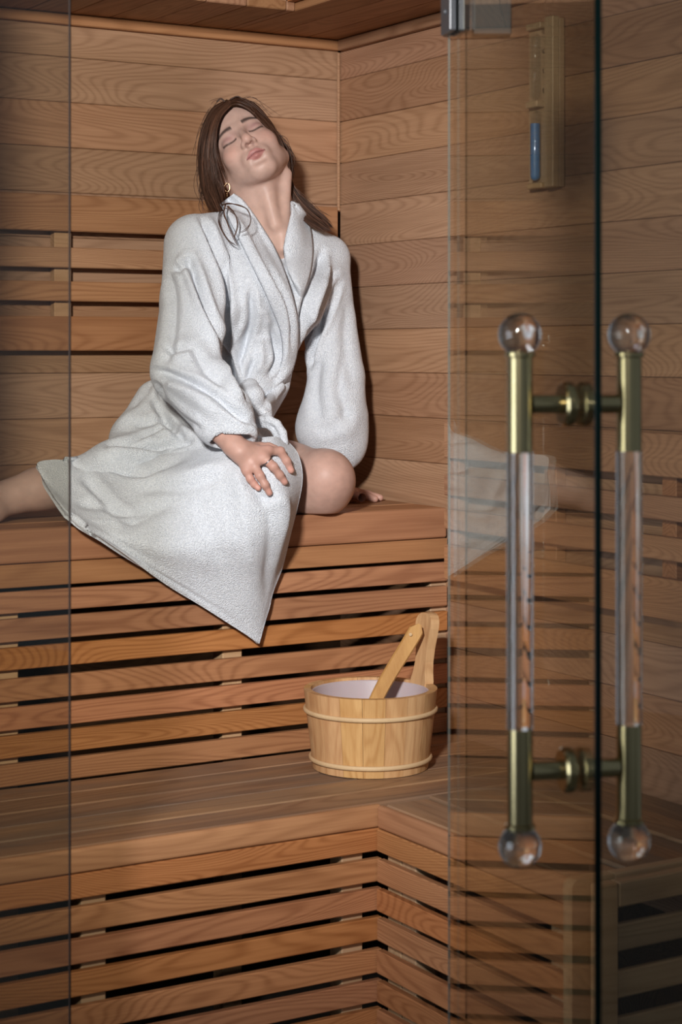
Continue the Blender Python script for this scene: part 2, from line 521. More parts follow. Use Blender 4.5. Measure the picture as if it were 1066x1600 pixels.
# back board with rounded corner, as an upright stile and a top rail
add_guard('stile', rounded_panel(0.075, GT, 0.02, 0.012, M['guard']), (gx0, gy - 0.022, 0))
add_guard('top_rail', box_mesh((gw - 0.077, 0.02, 0.05), 0.002, M['guard']), (gx0 + 0.076 + (gw - 0.077) / 2, gy - 0.012, GT - 0.025))
fy = gy - 0.022 - 0.012
fx0 = px_on_y(938, fy - 0.012)
fw = -fx0 - 0.004
add_guard('frame_stile', box_mesh((0.034, 0.022, GT - 0.006), 0.002, M['guard']), (fx0 + 0.017, fy, (GT - 0.006) / 2))
add_guard('frame_rail', box_mesh((fw - 0.035, 0.022, 0.035), 0.002, M['guard']), (fx0 + 0.035 + (fw - 0.035) / 2, fy, GT - 0.006 - 0.0175))
z = GT - 0.006 - 0.035 - 0.026
for i in range(7):
    hh = 0.038
    add_guard('slat', box_mesh((fw - 0.036, 0.012, hh), 0.002, M['guard']), (fx0 + 0.035 + (fw - 0.035) / 2, fy, z - hh / 2))
    z -= hh + 0.028
# ------------------------------------------------------------------ glass front
GT_T = 0.0072
def pane(parent, w_, h_, z0, x0, edge_l, edge_r, name='glass_pane'):
    """sheet along local x from x0 to x0+w_, thickness along y"""
    hx = [x0, x0 + w_]; hy = [-GT_T / 2, GT_T / 2]; hz = [z0, z0 + h_]
    vs = [(hx[i], hy[j], hz[k]) for i in (0, 1) for j in (0, 1) for k in (0, 1)]
    fs = [(0, 4, 5, 1), (2, 3, 7, 6)]
    o = link(name, mesh_from(vs, fs, 'pane', M['pane'], False), None, parent)
    def strip(i, mat):
        ew = 0.0022
        return link('polished_edge', box_mesh((ew, GT_T, h_), 0.0004, mat), None, o, (hx[i] + (-ew / 2 if i == 0 else ew / 2), 0, z0 + h_ / 2))
    if edge_l: strip(0, edge_l)
    if edge_r: strip(1, edge_r)
    return o

ga = math.atan2(GDIR.y, GDIR.x)
# fixed panes, local x along the diagonal front, origin at the hinge point
w1 = struct(empty('window_1', (GL0.x, GL0.y, 0.0), ga))
W_OPEN = 0.518
pane(w1, 0.36, 1.968, 0.001, -W_OPEN - 0.36, None, M['edge2'])
w2 = struct(empty('window_2', (GL0.x, GL0.y, 0.0), ga))
pane(w2, 0.815, 1.968, 0.001, 0.0, M['edge'], None)

# hinged door, swung open towards the camera
HD = 1.95
adir = Vector((0.2, -0.98)).normalized()
mid = Vector((0.1248 * HD, 1.0075 * HD))
hin = mid - adir * (0.257 * HD)
hw = wc(hin.x, hin.y, 0)
dvec = wc(hin.x + adir.x, hin.y + adir.y, 0) - hw
da = math.atan2(dvec.y, dvec.x)
door = struct(empty('door_1', (hw.x, hw.y, 0.0), da))
DW = (0.257 + 0.0365) * HD
dp = pane(door, DW, 1.95, 0.012, 0.0, None, M['edge'])
link('polished_edge', box_mesh((0.0015, 0.0024, 1.95), 0.0, M['edge3']), None, dp, (-0.0008, -0.0024, 0.987))

# pull handles, one on each face
def zpx(py): return EYE.z + (HORIZON - py) / F * HD
hx = 0.257 * HD
sl_r, rod_r = 0.0132, 0.0137
ball_me = lathe([(0.0, -0.0225)] + [(0.0225 * math.sin(math.radians(a)), -0.0225 * math.cos(math.radians(a))) for a in range(6, 180, 6)] + [(0.0, 0.0225)], 40, M['acrylic'])
sleeve_h = zpx(555) - zpx(707)
sleeve_me = lathe([(0, -sleeve_h / 2), (sl_r, -sleeve_h / 2), (sl_r, sleeve_h / 2), (0, sleeve_h / 2)], 40, M['brass'])
collar_me = lathe([(0, -0.0035), (sl_r, -0.0035), (0.0158, -0.002), (0.0158, 0.0015), (0.0135, 0.0035), (0, 0.0035)], 40, M['brass'])
for sgn in (-1, 1):
    y0 = sgn * 0.0595
    z_lo, z_hi = zpx(1139), zpx(707)
    rod_me = lathe([(0, z_lo), (rod_r, z_lo), (rod_r, z_hi), (0, z_hi)], 40, M['acrylic'])
    rod = link('pull_handle', rod_me, None, door, (hx, y0, 0))
    rod['label'] = 'clear acrylic and brass pull bar with ball ends, ' + ('nearer the person' if sgn < 0 else 'right of the dark door edge')
    for zc, up in ((z_hi + sleeve_h / 2, 1), (z_lo - sleeve_h / 2, -1)):
        link('brass_sleeve', sleeve_me, None, rod, (0, 0, zc))
        link('collar', collar_me, None, rod, (0, 0, zc + up * (sleeve_h / 2 + 0.0008)), (0 if up > 0 else math.pi, 0, 0))
        link('ball', ball_me, None, rod, (0, 0, zc + up * (sleeve_h / 2 + 0.0215)))
    for py in (632, 1207):
        ln = 0.0595 - sl_r + 0.001 - GT_T / 2
        st = lathe([(0, 0), (0.0098, 0), (0.0098, ln), (0, ln)], 28, M['brass'], axis='Y')
        yy = -ln - GT_T / 2 + 0.0595
        s_ = link('standoff', st, None, rod, (0, 0 if sgn < 0 else 0, 0))
        s_.location = (0, (sl_r - 0.001) if sgn < 0 else -(sl_r - 0.001) - ln, zpx(py))
        ro = lathe([(0, 0), (0.021, 0), (0.0235, 0.002), (0.0235, 0.0095), (0.0225, 0.011), (0, 0.011)], 36, M['brass'], axis='Y')
        r_ = link('rosette', ro, None, rod, (0, 0.0595 - GT_T / 2 - 0.0112 if sgn < 0 else -0.0595 + GT_T / 2 + 0.0002, zpx(py)))

# top hinge: clamp on the door and plate on the fixed pane
hz = 1.3 + (HORIZON - 55) / F * 2.45
hg = link('hinge', box_mesh((0.046, 0.009, 0.11), 0.0015, M['steel'], 2), None, door, (0.021, -0.0090, hz + 0.055))
hg['label'] = 'grey steel glass clamp hinge'
link('clamp_plate', box_mesh((0.046, 0.009, 0.11), 0.0015, M['steel'], 2), None, hg, (0, 0.018, 0))
link('pin', lathe([(0, -0.06), (0.008, -0.06), (0.008, 0.06), (0, 0.06)], 20, M['steel']), None, hg, (-0.03, 0.009, 0.006))
link('screw', lathe([(0, 0), (0.004, 0), (0.003, -0.002), (0, -0.002)], 14, M['steel'], axis='Y'), None, hg, (0.0, -0.0045, -0.028))
pl = link('hinge_plate', box_mesh((0.050, 0.009, 0.11), 0.0015, M['steel'], 2), None, w2, (0.032, -0.0092, hz + 0.055))
link('clamp_plate', box_mesh((0.050, 0.009, 0.11), 0.0015, M['steel'], 2), None, pl, (0, 0.0184, 0))
# ------------------------------------------------------------------ bucket
M['stave'] = wood('pine_stave', (0.62, 0.375, 0.175), (0.43, 0.215, 0.085), ring=9, var=0.10, axis='Z', scale=(2.0, 16.0, 16.0), hue=0.004)
M['hoop'] = wood('pale_hoop', (0.66, 0.47, 0.27), (0.55, 0.36, 0.19), ring=3, var=0.04, rand=False)
M['ladle'] = wood('pine_handle', (0.56, 0.30, 0.105), (0.40, 0.185, 0.058), ring=6, var=0.04, axis='Z', scale=(2.0, 16.0, 16.0))
M['liner'] = speckle('cloudy_plastic_liner', (0.55, 0.455, 0.475), (0.48, 0.39, 0.40), 10, rough=0.35)
M['liner'].node_tree.nodes['Principled BSDF'].inputs['Subsurface Weight'].default_value = 0.15

bc = wc((579 - 533) / F * 3.43, 3.43, LOW_Z + 0.001)
bucket = tag(empty('bucket', bc), 'round pine stave sauna bucket with pale hoops standing on the lower bench', 'bucket')
BH, RB_, RT_ = 0.142, 0.105, 0.1215
NST = 18
def stave_mesh(span, h_lo, h_hi, thick=0.013, outline=None):
    """one stave, arc centred on +x; outline: list of (height, half-angle scale) above the rim"""
    rows = [(0.0, 1.0), (h_hi, 1.0)] if outline is None else outline
    na = 4
    vs, fs = [], []
    for (h, sc) in rows:
        rad = RB_ + (RT_ - RB_) * h / BH
        for inner in (0, 1):
            for k in range(na + 1):
                a = span * sc * (k / na - 0.5)
                r = rad - inner * thick
                vs.append((r * math.cos(a), r * math.sin(a), h))
    st = 2 * (na + 1)
    for i in range(len(rows) - 1):
        for k in range(na):
            o0, o1 = i * st + k, (i + 1) * st + k
            fs.append((o0, o0 + 1, o1 + 1, o1))
            q0, q1 = o0 + na + 1, o1 + na + 1
            fs.append((q0 + 1, q0, q1, q1 + 1))
        fs.append((i * st, (i + 1) * st, (i + 1) * st + na + 1, i * st + na + 1))
        fs.append((i * st + na, i * st + 2 * na + 1, (i + 1) * st + 2 * na + 1, (i + 1) * st + na))
    for k in range(na):
        fs.append((k + 1, k, k + na + 1, k + na + 2))
        b0 = (len(rows) - 1) * st
        fs.append((b0 + k, b0 + k + 1, b0 + k + na + 2, b0 + k + na + 1))
    return mesh_from(vs, fs, 'stave', M['stave'], smooth=False)
span = 2 * math.pi / NST
st_me = stave_mesh(span * 0.986, 0, BH)
# azimuth of the tall handle stave
hd = wc(0.0985, 0.062, 0) - wc(0, 0, 0)
az0 = math.atan2(hd.y, hd.x)
for i in range(NST):
    a = az0 + span * i
    if i == 0:
        out = [(0.0, 1.0), (BH * 0.9, 1.0), (BH + 0.004, 1.0), (BH + 0.018, 0.80), (BH + 0.038, 0.66), (BH + 0.062, 0.70), (BH + 0.086, 0.86), (BH + 0.100, 0.94), (BH + 0.109, 0.94), (BH + 0.115, 0.88), (BH + 0.120, 0.77), (BH + 0.1235, 0.62), (BH + 0.126, 0.42), (BH + 0.127, 0.15)]
        me = stave_mesh(span * 1.28, 0, BH, 0.017, out)
        link('handle_stave', me, None, bucket, (0.002 * math.cos(a), 0.002 * math.sin(a), 0), (0, 0, a))
    else:
        link('stave', st_me, None, bucket, (0, 0, 0), (0, 0, a))
def torus(R_, r_, nz, n=64, m=10, flat=1.35):
    vs, fs = [], []
    for i in range(n):
        a = 2 * math.pi * i / n
        for j in range(m):
            b = 2 * math.pi * j / m
            rr = R_ + r_ * math.cos(b)
            vs.append((rr * math.cos(a), rr * math.sin(a), nz + r_ * flat * math.sin(b)))
    for i in range(n):
        for j in range(m):
            fs.append((i * m + j, ((i + 1) % n) * m + j, ((i + 1) % n) * m + (j + 1) % m, i * m + (j + 1) % m))
    return mesh_from(vs, fs, 'hoop', M['hoop'])
for hz_ in (BH - 0.037, 0.018):
    link('hoop', torus(RB_ + (RT_ - RB_) * hz_ / BH + 0.0022, 0.0032, hz_), None, bucket)
link('liner', lathe([(RT_ - 0.0135, BH - 0.006), (RT_ - 0.0155, BH - 0.0045), (RT_ - 0.0175, BH - 0.006), (RB_ - 0.017, 0.018), (0.0, 0.016)], 48, M['liner']), None, bucket)
link('base', lathe([(0.0, 0.004), (RB_ - 0.014, 0.004), (RB_ - 0.014, 0.012), (0.0, 0.012)], 40, M['stave']), None, bucket)

# ------------------------------------------------------------------ ladle
la, lbp = W(560, 1166, 3.39), W(651, 974, 3.475)
ladle = tag(empty('ladle', W(560, 1166, 3.39)), 'wooden ladle with flat handle leaning inside the bucket', 'ladle')
axis = (lbp - la); L_ = axis.length; axis.normalize()
side = axis.cross(Vector((SN, CS, 0))).normalized()
nrm = side.cross(axis).normalized()
vs, fs = [], []
rows = 22
for i in range(rows + 1):
    t_ = i / rows
    p = la + axis * (L_ * t_) + side * (0.006 * math.sin(t_ * math.pi * 1.4)) + nrm * 0.010 * math.sin(t_ * 3.1)
    hw_ = 0.0115 + 0.003 * t_ + 0.0045 * max(0, 1 - t_ * 3.0)
    if t_ > 0.94: hw_ *= math.sqrt(max(0.06, 1 - ((t_ - 0.94) / 0.062) ** 2))
    th = 0.0065
    prof = [(-1, -0.45), (-0.82, -1), (0.82, -1), (1, -0.45), (1, 0.45), (0.82, 1), (-0.82, 1), (-1, 0.45)]
    for (u_, v_) in prof:
        vs.append(p + side * hw_ * u_ + nrm * th * v_ - la)
for i in range(rows):
    for k in range(8):
        fs.append((i * 8 + k, i * 8 + (k + 1) % 8, (i + 1) * 8 + (k + 1) % 8, (i + 1) * 8 + k))
fs.append(tuple(range(8))[::-1]); fs.append(tuple(range(rows * 8, rows * 8 + 8)))
me = mesh_from(vs, fs, 'handle', M['ladle']); me.set_sharp_from_angle(angle=math.radians(30))
hnd = link('handle', me, None, ladle)
pp = la + axis * (L_ * 0.90) - la + side * 0.002 - nrm * 0.0062 * (1 if nrm.dot(Vector((SN, CS, 0))) > 0 else -1)
link('peg', lathe([(0, -0.002), (0.003, -0.002), (0.0028, 0.002), (0, 0.002)], 14, M['hoop'], axis='Y'), None, ladle, pp, (0, 0, -YAW))
link('bowl', lathe([(0.0, 0.0), (0.02, 0.003), (0.033, 0.015), (0.036, 0.03), (0.032, 0.03), (0.029, 0.016), (0.017, 0.007), (0, 0.005)], 28, M['ladle']), None, ladle, Vector((bc.x, bc.y, LOW_Z + 0.021)) - la)

# ------------------------------------------------------------------ sand timer on the right wall
M['timer'] = wood('timer_wood', (0.52, 0.36, 0.21), (0.40, 0.25, 0.13), ring=6, var=0.05, axis='Z', scale=(2.0, 14.0, 14.0))
M['sand'] = speckle('blue_sand', (0.06, 0.27, 0.60), (0.04, 0.20, 0.50), 900, rough=0.45)
M['ink'] = speckle('black_ink', (0.02, 0.018, 0.015), (0.015, 0.013, 0.012), 50, rough=0.6)
ya, yb, yc_ = px_on_x(831, -0.006), px_on_x(862, -0.012), px_on_x(880, -0.006)
zt, zb = 1.902, 1.597
timer = tag(empty('sand_timer', (-0.002, (ya + yc_) / 2, zb)), 'wooden wall sand timer with blue sand in a glass tube', 'sand timer')
def tim(name, size, loc, mat, bev=0.001):
    return link(name, box_mesh(size, bev, mat), None, timer, Vector(loc) - timer.location)
tim('backing_board', (0.012, abs(yc_ - ya) - 0.002, zt - zb), (-0.0072, (ya + yc_) / 2, (zt + zb) / 2), M['timer'])
tim('side_board', (0.016, abs(yc_ - yb), zt - zb + 0.004), (-0.0215, (yb + yc_) / 2, (zt + zb) / 2 + 0.001), M['timer'], 0.002)
zm = (zt + zb) / 2
tim('cross_block', (0.020, 0.036, 0.012), (-0.0235, ya - 0.034, zm + 0.001), M['timer'], 0.002)
tim('end_block', (0.014, 0.044, 0.012), (-0.0205, ya - 0.032, zt - 0.008), M['timer'], 0.002)
tim('end_block', (0.012, 0.044, 0.010), (-0.0195, ya - 0.032, zb + 0.005), M['timer'], 0.002)
ty = ya - 0.034
tube_r = 0.0098
def glass_bulb(z0, z1):
    rr = tube_r
    pts = [(0.0, z0)] + [(rr * math.sin(math.radians(a)), z0 + rr * (1 - math.cos(math.radians(a)))) for a in (20, 45, 70, 90)]
    pts += [(rr * math.cos(math.radians(a)), z1 - rr + rr * math.sin(math.radians(a))) for a in (0, 20, 45, 70)] + [(0.0, z1)]
    return lathe(pts, 24, M['bulb'])
def bulb_mat():
    m = pane_mat('clear_bulb_glass', (0.94, 0.95, 0.95)); return m
M['bulb'] = bulb_mat()
gt = link('glass_tube', glass_bulb(zm + 0.010, zt - 0.020), None, timer, Vector((-0.0235, ty, 0)) - Vector((timer.location.x, timer.location.y, timer.location.z)))
gb = link('glass_tube', glass_bulb(zb + 0.012, zm - 0.008), None, timer, Vector((-0.0235, ty, 0)) - timer.location)
zs = zb + 0.014
sr = tube_r - 0.0009
link('sand', lathe([(0.0, zs)] + [(sr * math.sin(math.radians(a)), zs + sr * (1 - math.cos(math.radians(a)))) for a in (20, 45, 70, 90)] + [(sr, zm - 0.034), (0.0, zm - 0.033)], 24, M['sand']), None, gb, (0, 0, 0))
def tick(y, z, w_):
    link('scale_mark', box_mesh((0.0006, w_, 0.0016), 0.0, M['ink']), None, timer, Vector((-0.0138, y, z)) - timer.location)
for i in range(16):
    zz = zm + 0.022 + i * 0.0072
    tick(ty - 0.0165, zz, 0.008 if i % 5 == 0 else 0.004)
    zz = zb + 0.014 + i * 0.0069
    tick(ty + 0.0165, zz, 0.008 if i % 5 == 0 else 0.004)
def numeral(txt, y, z):
    cu = bpy.data.curves.new('numeral', 'FONT'); cu.body = txt; cu.size = 0.010; cu.align_x = 'CENTER'; cu.align_y = 'CENTER'
    cu.extrude = 0.0002
    cu.materials.append(M['ink'])
    tmp = bpy.data.objects.new('tmp', cu)
    me = bpy.data.meshes.new_from_object(tmp); bpy.data.objects.remove(tmp)
    o = bpy.data.objects.new('numeral', me); COL.objects.link(o); o.parent = timer
    o.location = Vector((-0.0139, y, z)) - timer.location
    o.rotation_euler = (math.radians(90), 0, math.radians(-90))
for k, txt in enumerate(('0', '5', '10', '15')):
    numeral(txt, ty - 0.0135 + 0.002, zm + 0.026 + k * 0.036)
# ------------------------------------------------------------------ the person: implicit-surface modelling
RIGHT = np.array([CS, -SN, 0.0]); UPV = np.array([0, 0, 1.0]); TOCAM = np.array([-SN, -CS, 0.0])
EYE_N = np.array(EYE)

def Wn(px, py, D): return np.array(W(px, py, D))

def project(P):
    """world points -> image column, row, depth (a modelling ruler only)"""
    d = P - EYE_N
    X = d @ RIGHT; D = -(d @ TOCAM); Z = d[:, 2]
    return 533 + F * X / D, HORIZON - F * Z / D, D

class Field:
    def __init__(self, lo, hi, h):
        self.h = h
        self.ax = [np.arange(lo[i], hi[i] + h, h, dtype=np.float32) for i in range(3)]
        self.f = np.full([len(a) for a in self.ax], 0.2, np.float32)
    def sub(self, lo, hi):
        sl = []
        for i in range(3):
            a = int(np.searchsorted(self.ax[i], lo[i])); b = int(np.searchsorted(self.ax[i], hi[i]))
            sl.append(slice(max(a - 1, 0), min(b + 1, len(self.ax[i]))))
        X = self.ax[0][sl[0]][:, None, None]; Y = self.ax[1][sl[1]][None, :, None]; Z = self.ax[2][sl[2]][None, None, :]
        return tuple(sl), X, Y, Z
    def op(self, fn, lo, hi, k, mode):
        pad = k + 3 * self.h
        sl, X, Y, Z = self.sub(np.array(lo) - pad, np.array(hi) + pad)
        if any(s.stop <= s.start for s in sl): return
        d = fn(X, Y, Z).astype(np.float32); a = self.f[sl]
        if mode == 'u':
            hh = np.maximum(k - np.abs(a - d), 0) / max(k, 1e-6)
            self.f[sl] = np.minimum(a, d) - hh * hh * k * 0.25
        else:
            hh = np.maximum(k - np.abs(a + d), 0) / max(k, 1e-6)
            self.f[sl] = np.maximum(a, -d) + hh * hh * k * 0.25
    def cone(self, a, b, ra, rb, k=0.01, mode='u', sq=None):
        a = np.array(a, float); b = np.array(b, float); ab = b - a; L2 = float(ab @ ab) + 1e-12
        def fn(X, Y, Z):
            x, y, z = X - a[0], Y - a[1], Z - a[2]
            t = np.clip((x * ab[0] + y * ab[1] + z * ab[2]) / L2, 0, 1)
            return np.sqrt((x - t * ab[0]) ** 2 + (y - t * ab[1]) ** 2 + (z - t * ab[2]) ** 2) - (ra + t * (rb - ra))
        r = max(ra, rb)
        self.op(fn, np.minimum(a, b) - r, np.maximum(a, b) + r, k, mode)
    def ball(self, c, r, k=0.01, mode='u'):
        self.cone(c, np.array(c) + 1e-5, r, r, k, mode)
    def ell(self, c, r, k=0.01, mode='u', R=None):
        c = np.array(c, float); r = np.array(r, float)
        R = np.eye(3) if R is None else np.array(R)
        def fn(X, Y, Z):
            x, y, z = X - c[0], Y - c[1], Z - c[2]
            q = [(x * R[0, i] + y * R[1, i] + z * R[2, i]) for i in range(3)]
            k0 = np.sqrt(sum((q[i] / r[i]) ** 2 for i in range(3))) + 1e-9
            k1 = np.sqrt(sum((q[i] / r[i] ** 2) ** 2 for i in range(3))) + 1e-9
            return k0 * (k0 - 1) / k1
        m = r.max()
        self.op(fn, c - m, c + m, k, mode)
    def chain(self, pts, rad, k=0.01, mode='u'):
        for i in range(len(pts) - 1):
            self.cone(pts[i], pts[i + 1], rad[i], rad[i + 1], k, mode)
    def plane_cut(self, n, c, k=0.004):
        n = np.array(n, float)
        X = self.ax[0][:, None, None]; Y = self.ax[1][None, :, None]; Z = self.ax[2][None, None, :]
        d = (X * n[0] + Y * n[1] + Z * n[2] - c).astype(np.float32)
        self.f = np.maximum(self.f, d)
    def mesh(self):
        f = self.f; ins = f < 0
        s = [(0, 0, 0), (1, 0, 0), (0, 1, 0), (1, 1, 0), (0, 0, 1), (1, 0, 1), (0, 1, 1), (1, 1, 1)]
        n = f.shape
        cnt = np.zeros((n[0] - 1, n[1] - 1, n[2] - 1), np.int8)
        for d in s:
            cnt += ins[d[0]:n[0] - 1 + d[0], d[1]:n[1] - 1 + d[1], d[2]:n[2] - 1 + d[2]]
        act = (cnt > 0) & (cnt < 8)
        idx = np.argwhere(act)
        vid = np.full(act.shape, -1, np.int64); vid[tuple(idx.T)] = np.arange(len(idx))
        val = np.stack([f[idx[:, 0] + d[0], idx[:, 1] + d[1], idx[:, 2] + d[2]] for d in s], 1).astype(np.float64)
        sa = np.array(s, float)
        acc = np.zeros((len(idx), 3)); num = np.zeros(len(idx))
        for i in range(8):
            for j in range(i + 1, 8):
                if np.abs(sa[i] - sa[j]).sum() != 1: continue
                m = (val[:, i] < 0) != (val[:, j] < 0)
                t = np.where(m, val[:, i] / np.where(m, val[:, i] - val[:, j], 1), 0)
                p = sa[i] + t[:, None] * (sa[j] - sa[i])
                acc += np.where(m[:, None], p, 0); num += m
        loc = acc / num[:, None]
        org = np.array([a[0] for a in self.ax], float)
        V = org + (idx + loc) * self.h
        quads = []
        for ax in range(3):
            o1, o2 = [(1, 2), (2, 0), (0, 1)][ax]
            a = [slice(None)] * 3; b = [slice(None)] * 3
            a[ax] = slice(0, n[ax] - 1); b[ax] = slice(1, n[ax])
            ch = ins[tuple(a)] != ins[tuple(b)]
            e = np.argwhere(ch)
            e = e[(e[:, o1] > 0) & (e[:, o2] > 0) & (e[:, o1] < n[o1] - 1) & (e[:, o2] < n[o2] - 1)]
            if len(e) == 0: continue
            flip = ins[tuple(e.T)]
            u1 = np.zeros(3, int); u1[o1] = 1; u2 = np.zeros(3, int); u2[o2] = 1
            q = np.stack([vid[tuple((e - u1 - u2).T)], vid[tuple((e - u2).T)], vid[tuple(e.T)], vid[tuple((e - u1).T)]], 1)
            q[~flip] = q[~flip][:, ::-1]
            quads.append(q)
        return V, np.concatenate(quads)

def relax(V, Q, it=2, lam=0.5):
    e = np.concatenate([Q[:, [0, 1]], Q[:, [1, 2]], Q[:, [2, 3]], Q[:, [3, 0]]])
    deg = np.zeros(len(V)); np.add.at(deg, e[:, 0], 1); np.add.at(deg, e[:, 1], 1)
    for _ in range(it):
        a = np.zeros_like(V); np.add.at(a, e[:, 0], V[e[:, 1]]); np.add.at(a, e[:, 1], V[e[:, 0]])
        V = V + lam * (a / np.maximum(deg, 1)[:, None] - V)
    return V

def normals(V, Q):
    fn = np.cross(V[Q[:, 2]] - V[Q[:, 0]], V[Q[:, 3]] - V[Q[:, 1]])
    N = np.zeros_like(V)
    for i in range(4): np.add.at(N, Q[:, i], fn)
    return N / (np.linalg.norm(N, axis=1)[:, None] + 1e-12)

def np_mesh(name, V, Q, mat, attr=None):
    me = bpy.data.meshes.new(name)
    me.vertices.add(len(V)); me.vertices.foreach_set('co', np.asarray(V, np.float32).ravel())
    k = Q.shape[1]
    me.loops.add(len(Q) * k); me.loops.foreach_set('vertex_index', Q.astype(np.int32).ravel())
    me.polygons.add(len(Q)); me.polygons.foreach_set('loop_start', np.arange(0, len(Q) * k, k, dtype=np.int32))
    me.update(calc_edges=True); me.validate()
    me.polygons.foreach_set('use_smooth', np.ones(len(me.polygons), bool))
    if attr is not None:
        ca = me.color_attributes.new('tone', 'FLOAT_COLOR', 'POINT')
        ca.data.foreach_set('color', np.concatenate([attr, np.ones((len(V), 1))], 1).astype(np.float32).ravel())
    me.materials.append(mat)
    return me

def seg_dist(px, py, line):
    line = np.array(line, float); best = np.full(len(px), 1e9); tt = np.zeros(len(px))
    n = len(line) - 1
    for i in range(n):
        a, b = line[i], line[i + 1]; ab = b - a; L2 = ab @ ab + 1e-9
        t = np.clip(((px - a[0]) * ab[0] + (py - a[1]) * ab[1]) / L2, 0, 1)
        d = np.hypot(px - a[0] - t * ab[0], py - a[1] - t * ab[1])
        m = d < best; best[m] = d[m]; tt[m] = (i + t[m]) / n
    return best, tt

def smooth_line(line, n=24):
    L = np.array(line, float)
    if len(L) < 3: return L
    P = np.concatenate([[2 * L[0] - L[1]], L, [2 * L[-1] - L[-2]]])
    out = []
    for t in np.linspace(0, len(L) - 1 - 1e-6, n):
        i = int(t); u = t - i
        p0, p1, p2, p3 = P[i], P[i + 1], P[i + 2], P[i + 3]
        out.append(0.5 * (2 * p1 + (p2 - p0) * u + (2 * p0 - 5 * p1 + 4 * p2 - p3) * u * u + (3 * p1 - p0 - 3 * p2 + p3) * u ** 3))
    return np.array(out)

def sculpt(V, Q, strokes, side=True):
    """press folds (negative) or raise ridges (positive) along polylines on the near side of a cloth"""
    N = normals(V, Q)
    px, py, D = project(V)
    vw = (EYE_N - V); vw /= np.linalg.norm(vw, axis=1)[:, None]
    facing = np.clip((N * vw).sum(1) * 2.5, 0, 1) if side else np.ones(len(V))
    disp = np.zeros(len(V))
    for line, wdt, amp in strokes:
        d, t = seg_dist(px, py, smooth_line(line))
        fade = np.clip(np.minimum(t, 1 - t) * 6 + 0.25, 0, 1)
        prof = np.exp(-(d / wdt) ** 2)
        # a crease sits between two soft shoulders
        if amp < 0: prof = prof - 0.38 * np.exp(-((d - 2.1 * wdt) / (1.1 * wdt)) ** 2)
        disp += amp * prof * fade
    return V + N * (disp * facing)[:, None]

def spline_grid(C, nu, nv):
    C = np.array(C, float)
    A = np.stack([smooth_line(C[:, j], nu) for j in range(C.shape[1])], 1)
    return np.stack([smooth_line(A[i], nv) for i in range(nu)], 0)

def grid_quads(nu, nv):
    i, j = np.meshgrid(np.arange(nu - 1), np.arange(nv - 1), indexing='ij')
    a = (i * nv + j).ravel()
    return np.stack([a, a + 1, a + nv + 1, a + nv], 1)

def thicken(V, nu, nv, th):
    """closed cloth sheet from a grid surface with a rounded rim"""
    Q = grid_quads(nu, nv)
    N = normals(V, Q)
    if (N * (EYE_N - V)).sum() < 0: Q = Q[:, ::-1]; N = -N
    B = V - N * th
    n = len(V)
    rim = [i * nv for i in range(nu)] + [(nu - 1) * nv + j for j in range(1, nv)] + [i * nv + nv - 1 for i in range(nu - 2, -1, -1)] + list(range(nv - 2, 0, -1))
    rim = np.array(rim); nx = np.roll(rim, -1)
    side = np.stack([rim, nx, nx + n, rim + n], 1)
    c = V.mean(0)
    f0 = side[0]; nn = np.cross(V[nx[0]] - V[rim[0]], B[rim[0]] - V[rim[0]])
    allQ = np.concatenate([Q, Q[:, ::-1] + n, side if nn @ (V[rim[0]] - c) > 0 else side[:, ::-1]])
    return np.concatenate([V, B]), allQ

class Surf:
    """nearest-depth lookup of a set of vertices as seen in the frame"""
    def __init__(self, V, cell=4.0):
        px, py, D = project(V)
        self.c = cell; self.d = {}
        for x, y, z in zip((px // cell).astype(int), (py // cell).astype(int), D):
            k = (x, y)
            if z < self.d.get(k, 1e9): self.d[k] = z
    def __call__(self, px, py, default=None):
        x, y = int(px // self.c), int(py // self.c)
        for r in range(0, 9):
            v = [self.d[(i, j)] for i in range(x - r, x + r + 1) for j in range(y - r, y + r + 1) if (i, j) in self.d]
            if v: return min(v) if r == 0 else float(np.median(v))
        return default

# ---- skin ------------------------------------------------------------------
def skin_mat():
    m, nt, b = new_mat('skin')
    N, L = nt.nodes, nt.links
    at = N.new('ShaderNodeVertexColor'); at.layer_name = 'tone'
    tc = N.new('ShaderNodeTexCoord'); nz = N.new('ShaderNodeTexNoise'); nz.inputs['Scale'].default_value = 55; nz.inputs['Detail'].default_value = 4
    L.new(tc.outputs['Object'], nz.inputs['Vector'])
    mr = N.new('ShaderNodeMapRange'); mr.inputs[1].default_value = 0.3; mr.inputs[2].default_value = 0.7; mr.inputs[3].default_value = 0.90; mr.inputs[4].default_value = 1.06
    L.new(nz.outputs['Fac'], mr.inputs[0])
    mx = N.new('ShaderNodeVectorMath'); mx.operation = 'SCALE'
    L.new(at.outputs['Color'], mx.inputs[0]); L.new(mr.outputs[0], mx.inputs['Scale'])
    L.new(mx.outputs[0], b.inputs['Base Color'])
    b.inputs['Roughness'].default_value = 0.48
    b.inputs['Specular IOR Level'].default_value = 0.35
    b.inputs['Subsurface Weight'].default_value = 0.12
    b.inputs['Subsurface Radius'].default_value = (0.012, 0.005, 0.003)
    b.inputs['Subsurface Scale'].default_value = 0.6
    return m
M['skin'] = skin_mat()
SKIN = np.array([0.555, 0.365, 0.298])

# head frame, fitted to the tilt of the head resting back against the wall
HS = 0.962
HR_cam = np.array([[0.8649, -0.4757, -0.1602], [0.4922, 0.7412, 0.4566], [-0.0984, -0.4737, 0.8751]])
HR = np.stack([RIGHT, UPV, TOCAM], 1) @ HR_cam
HC = Wn(388.5, 239.5, 3.82)
def to_world(P): return HC + HS * (np.asarray(P) @ HR.T)
def to_head(p): return ((np.asarray(p) - HC) @ HR) / HS
def hpx(px, py, D): return to_head(Wn(px, py, D))

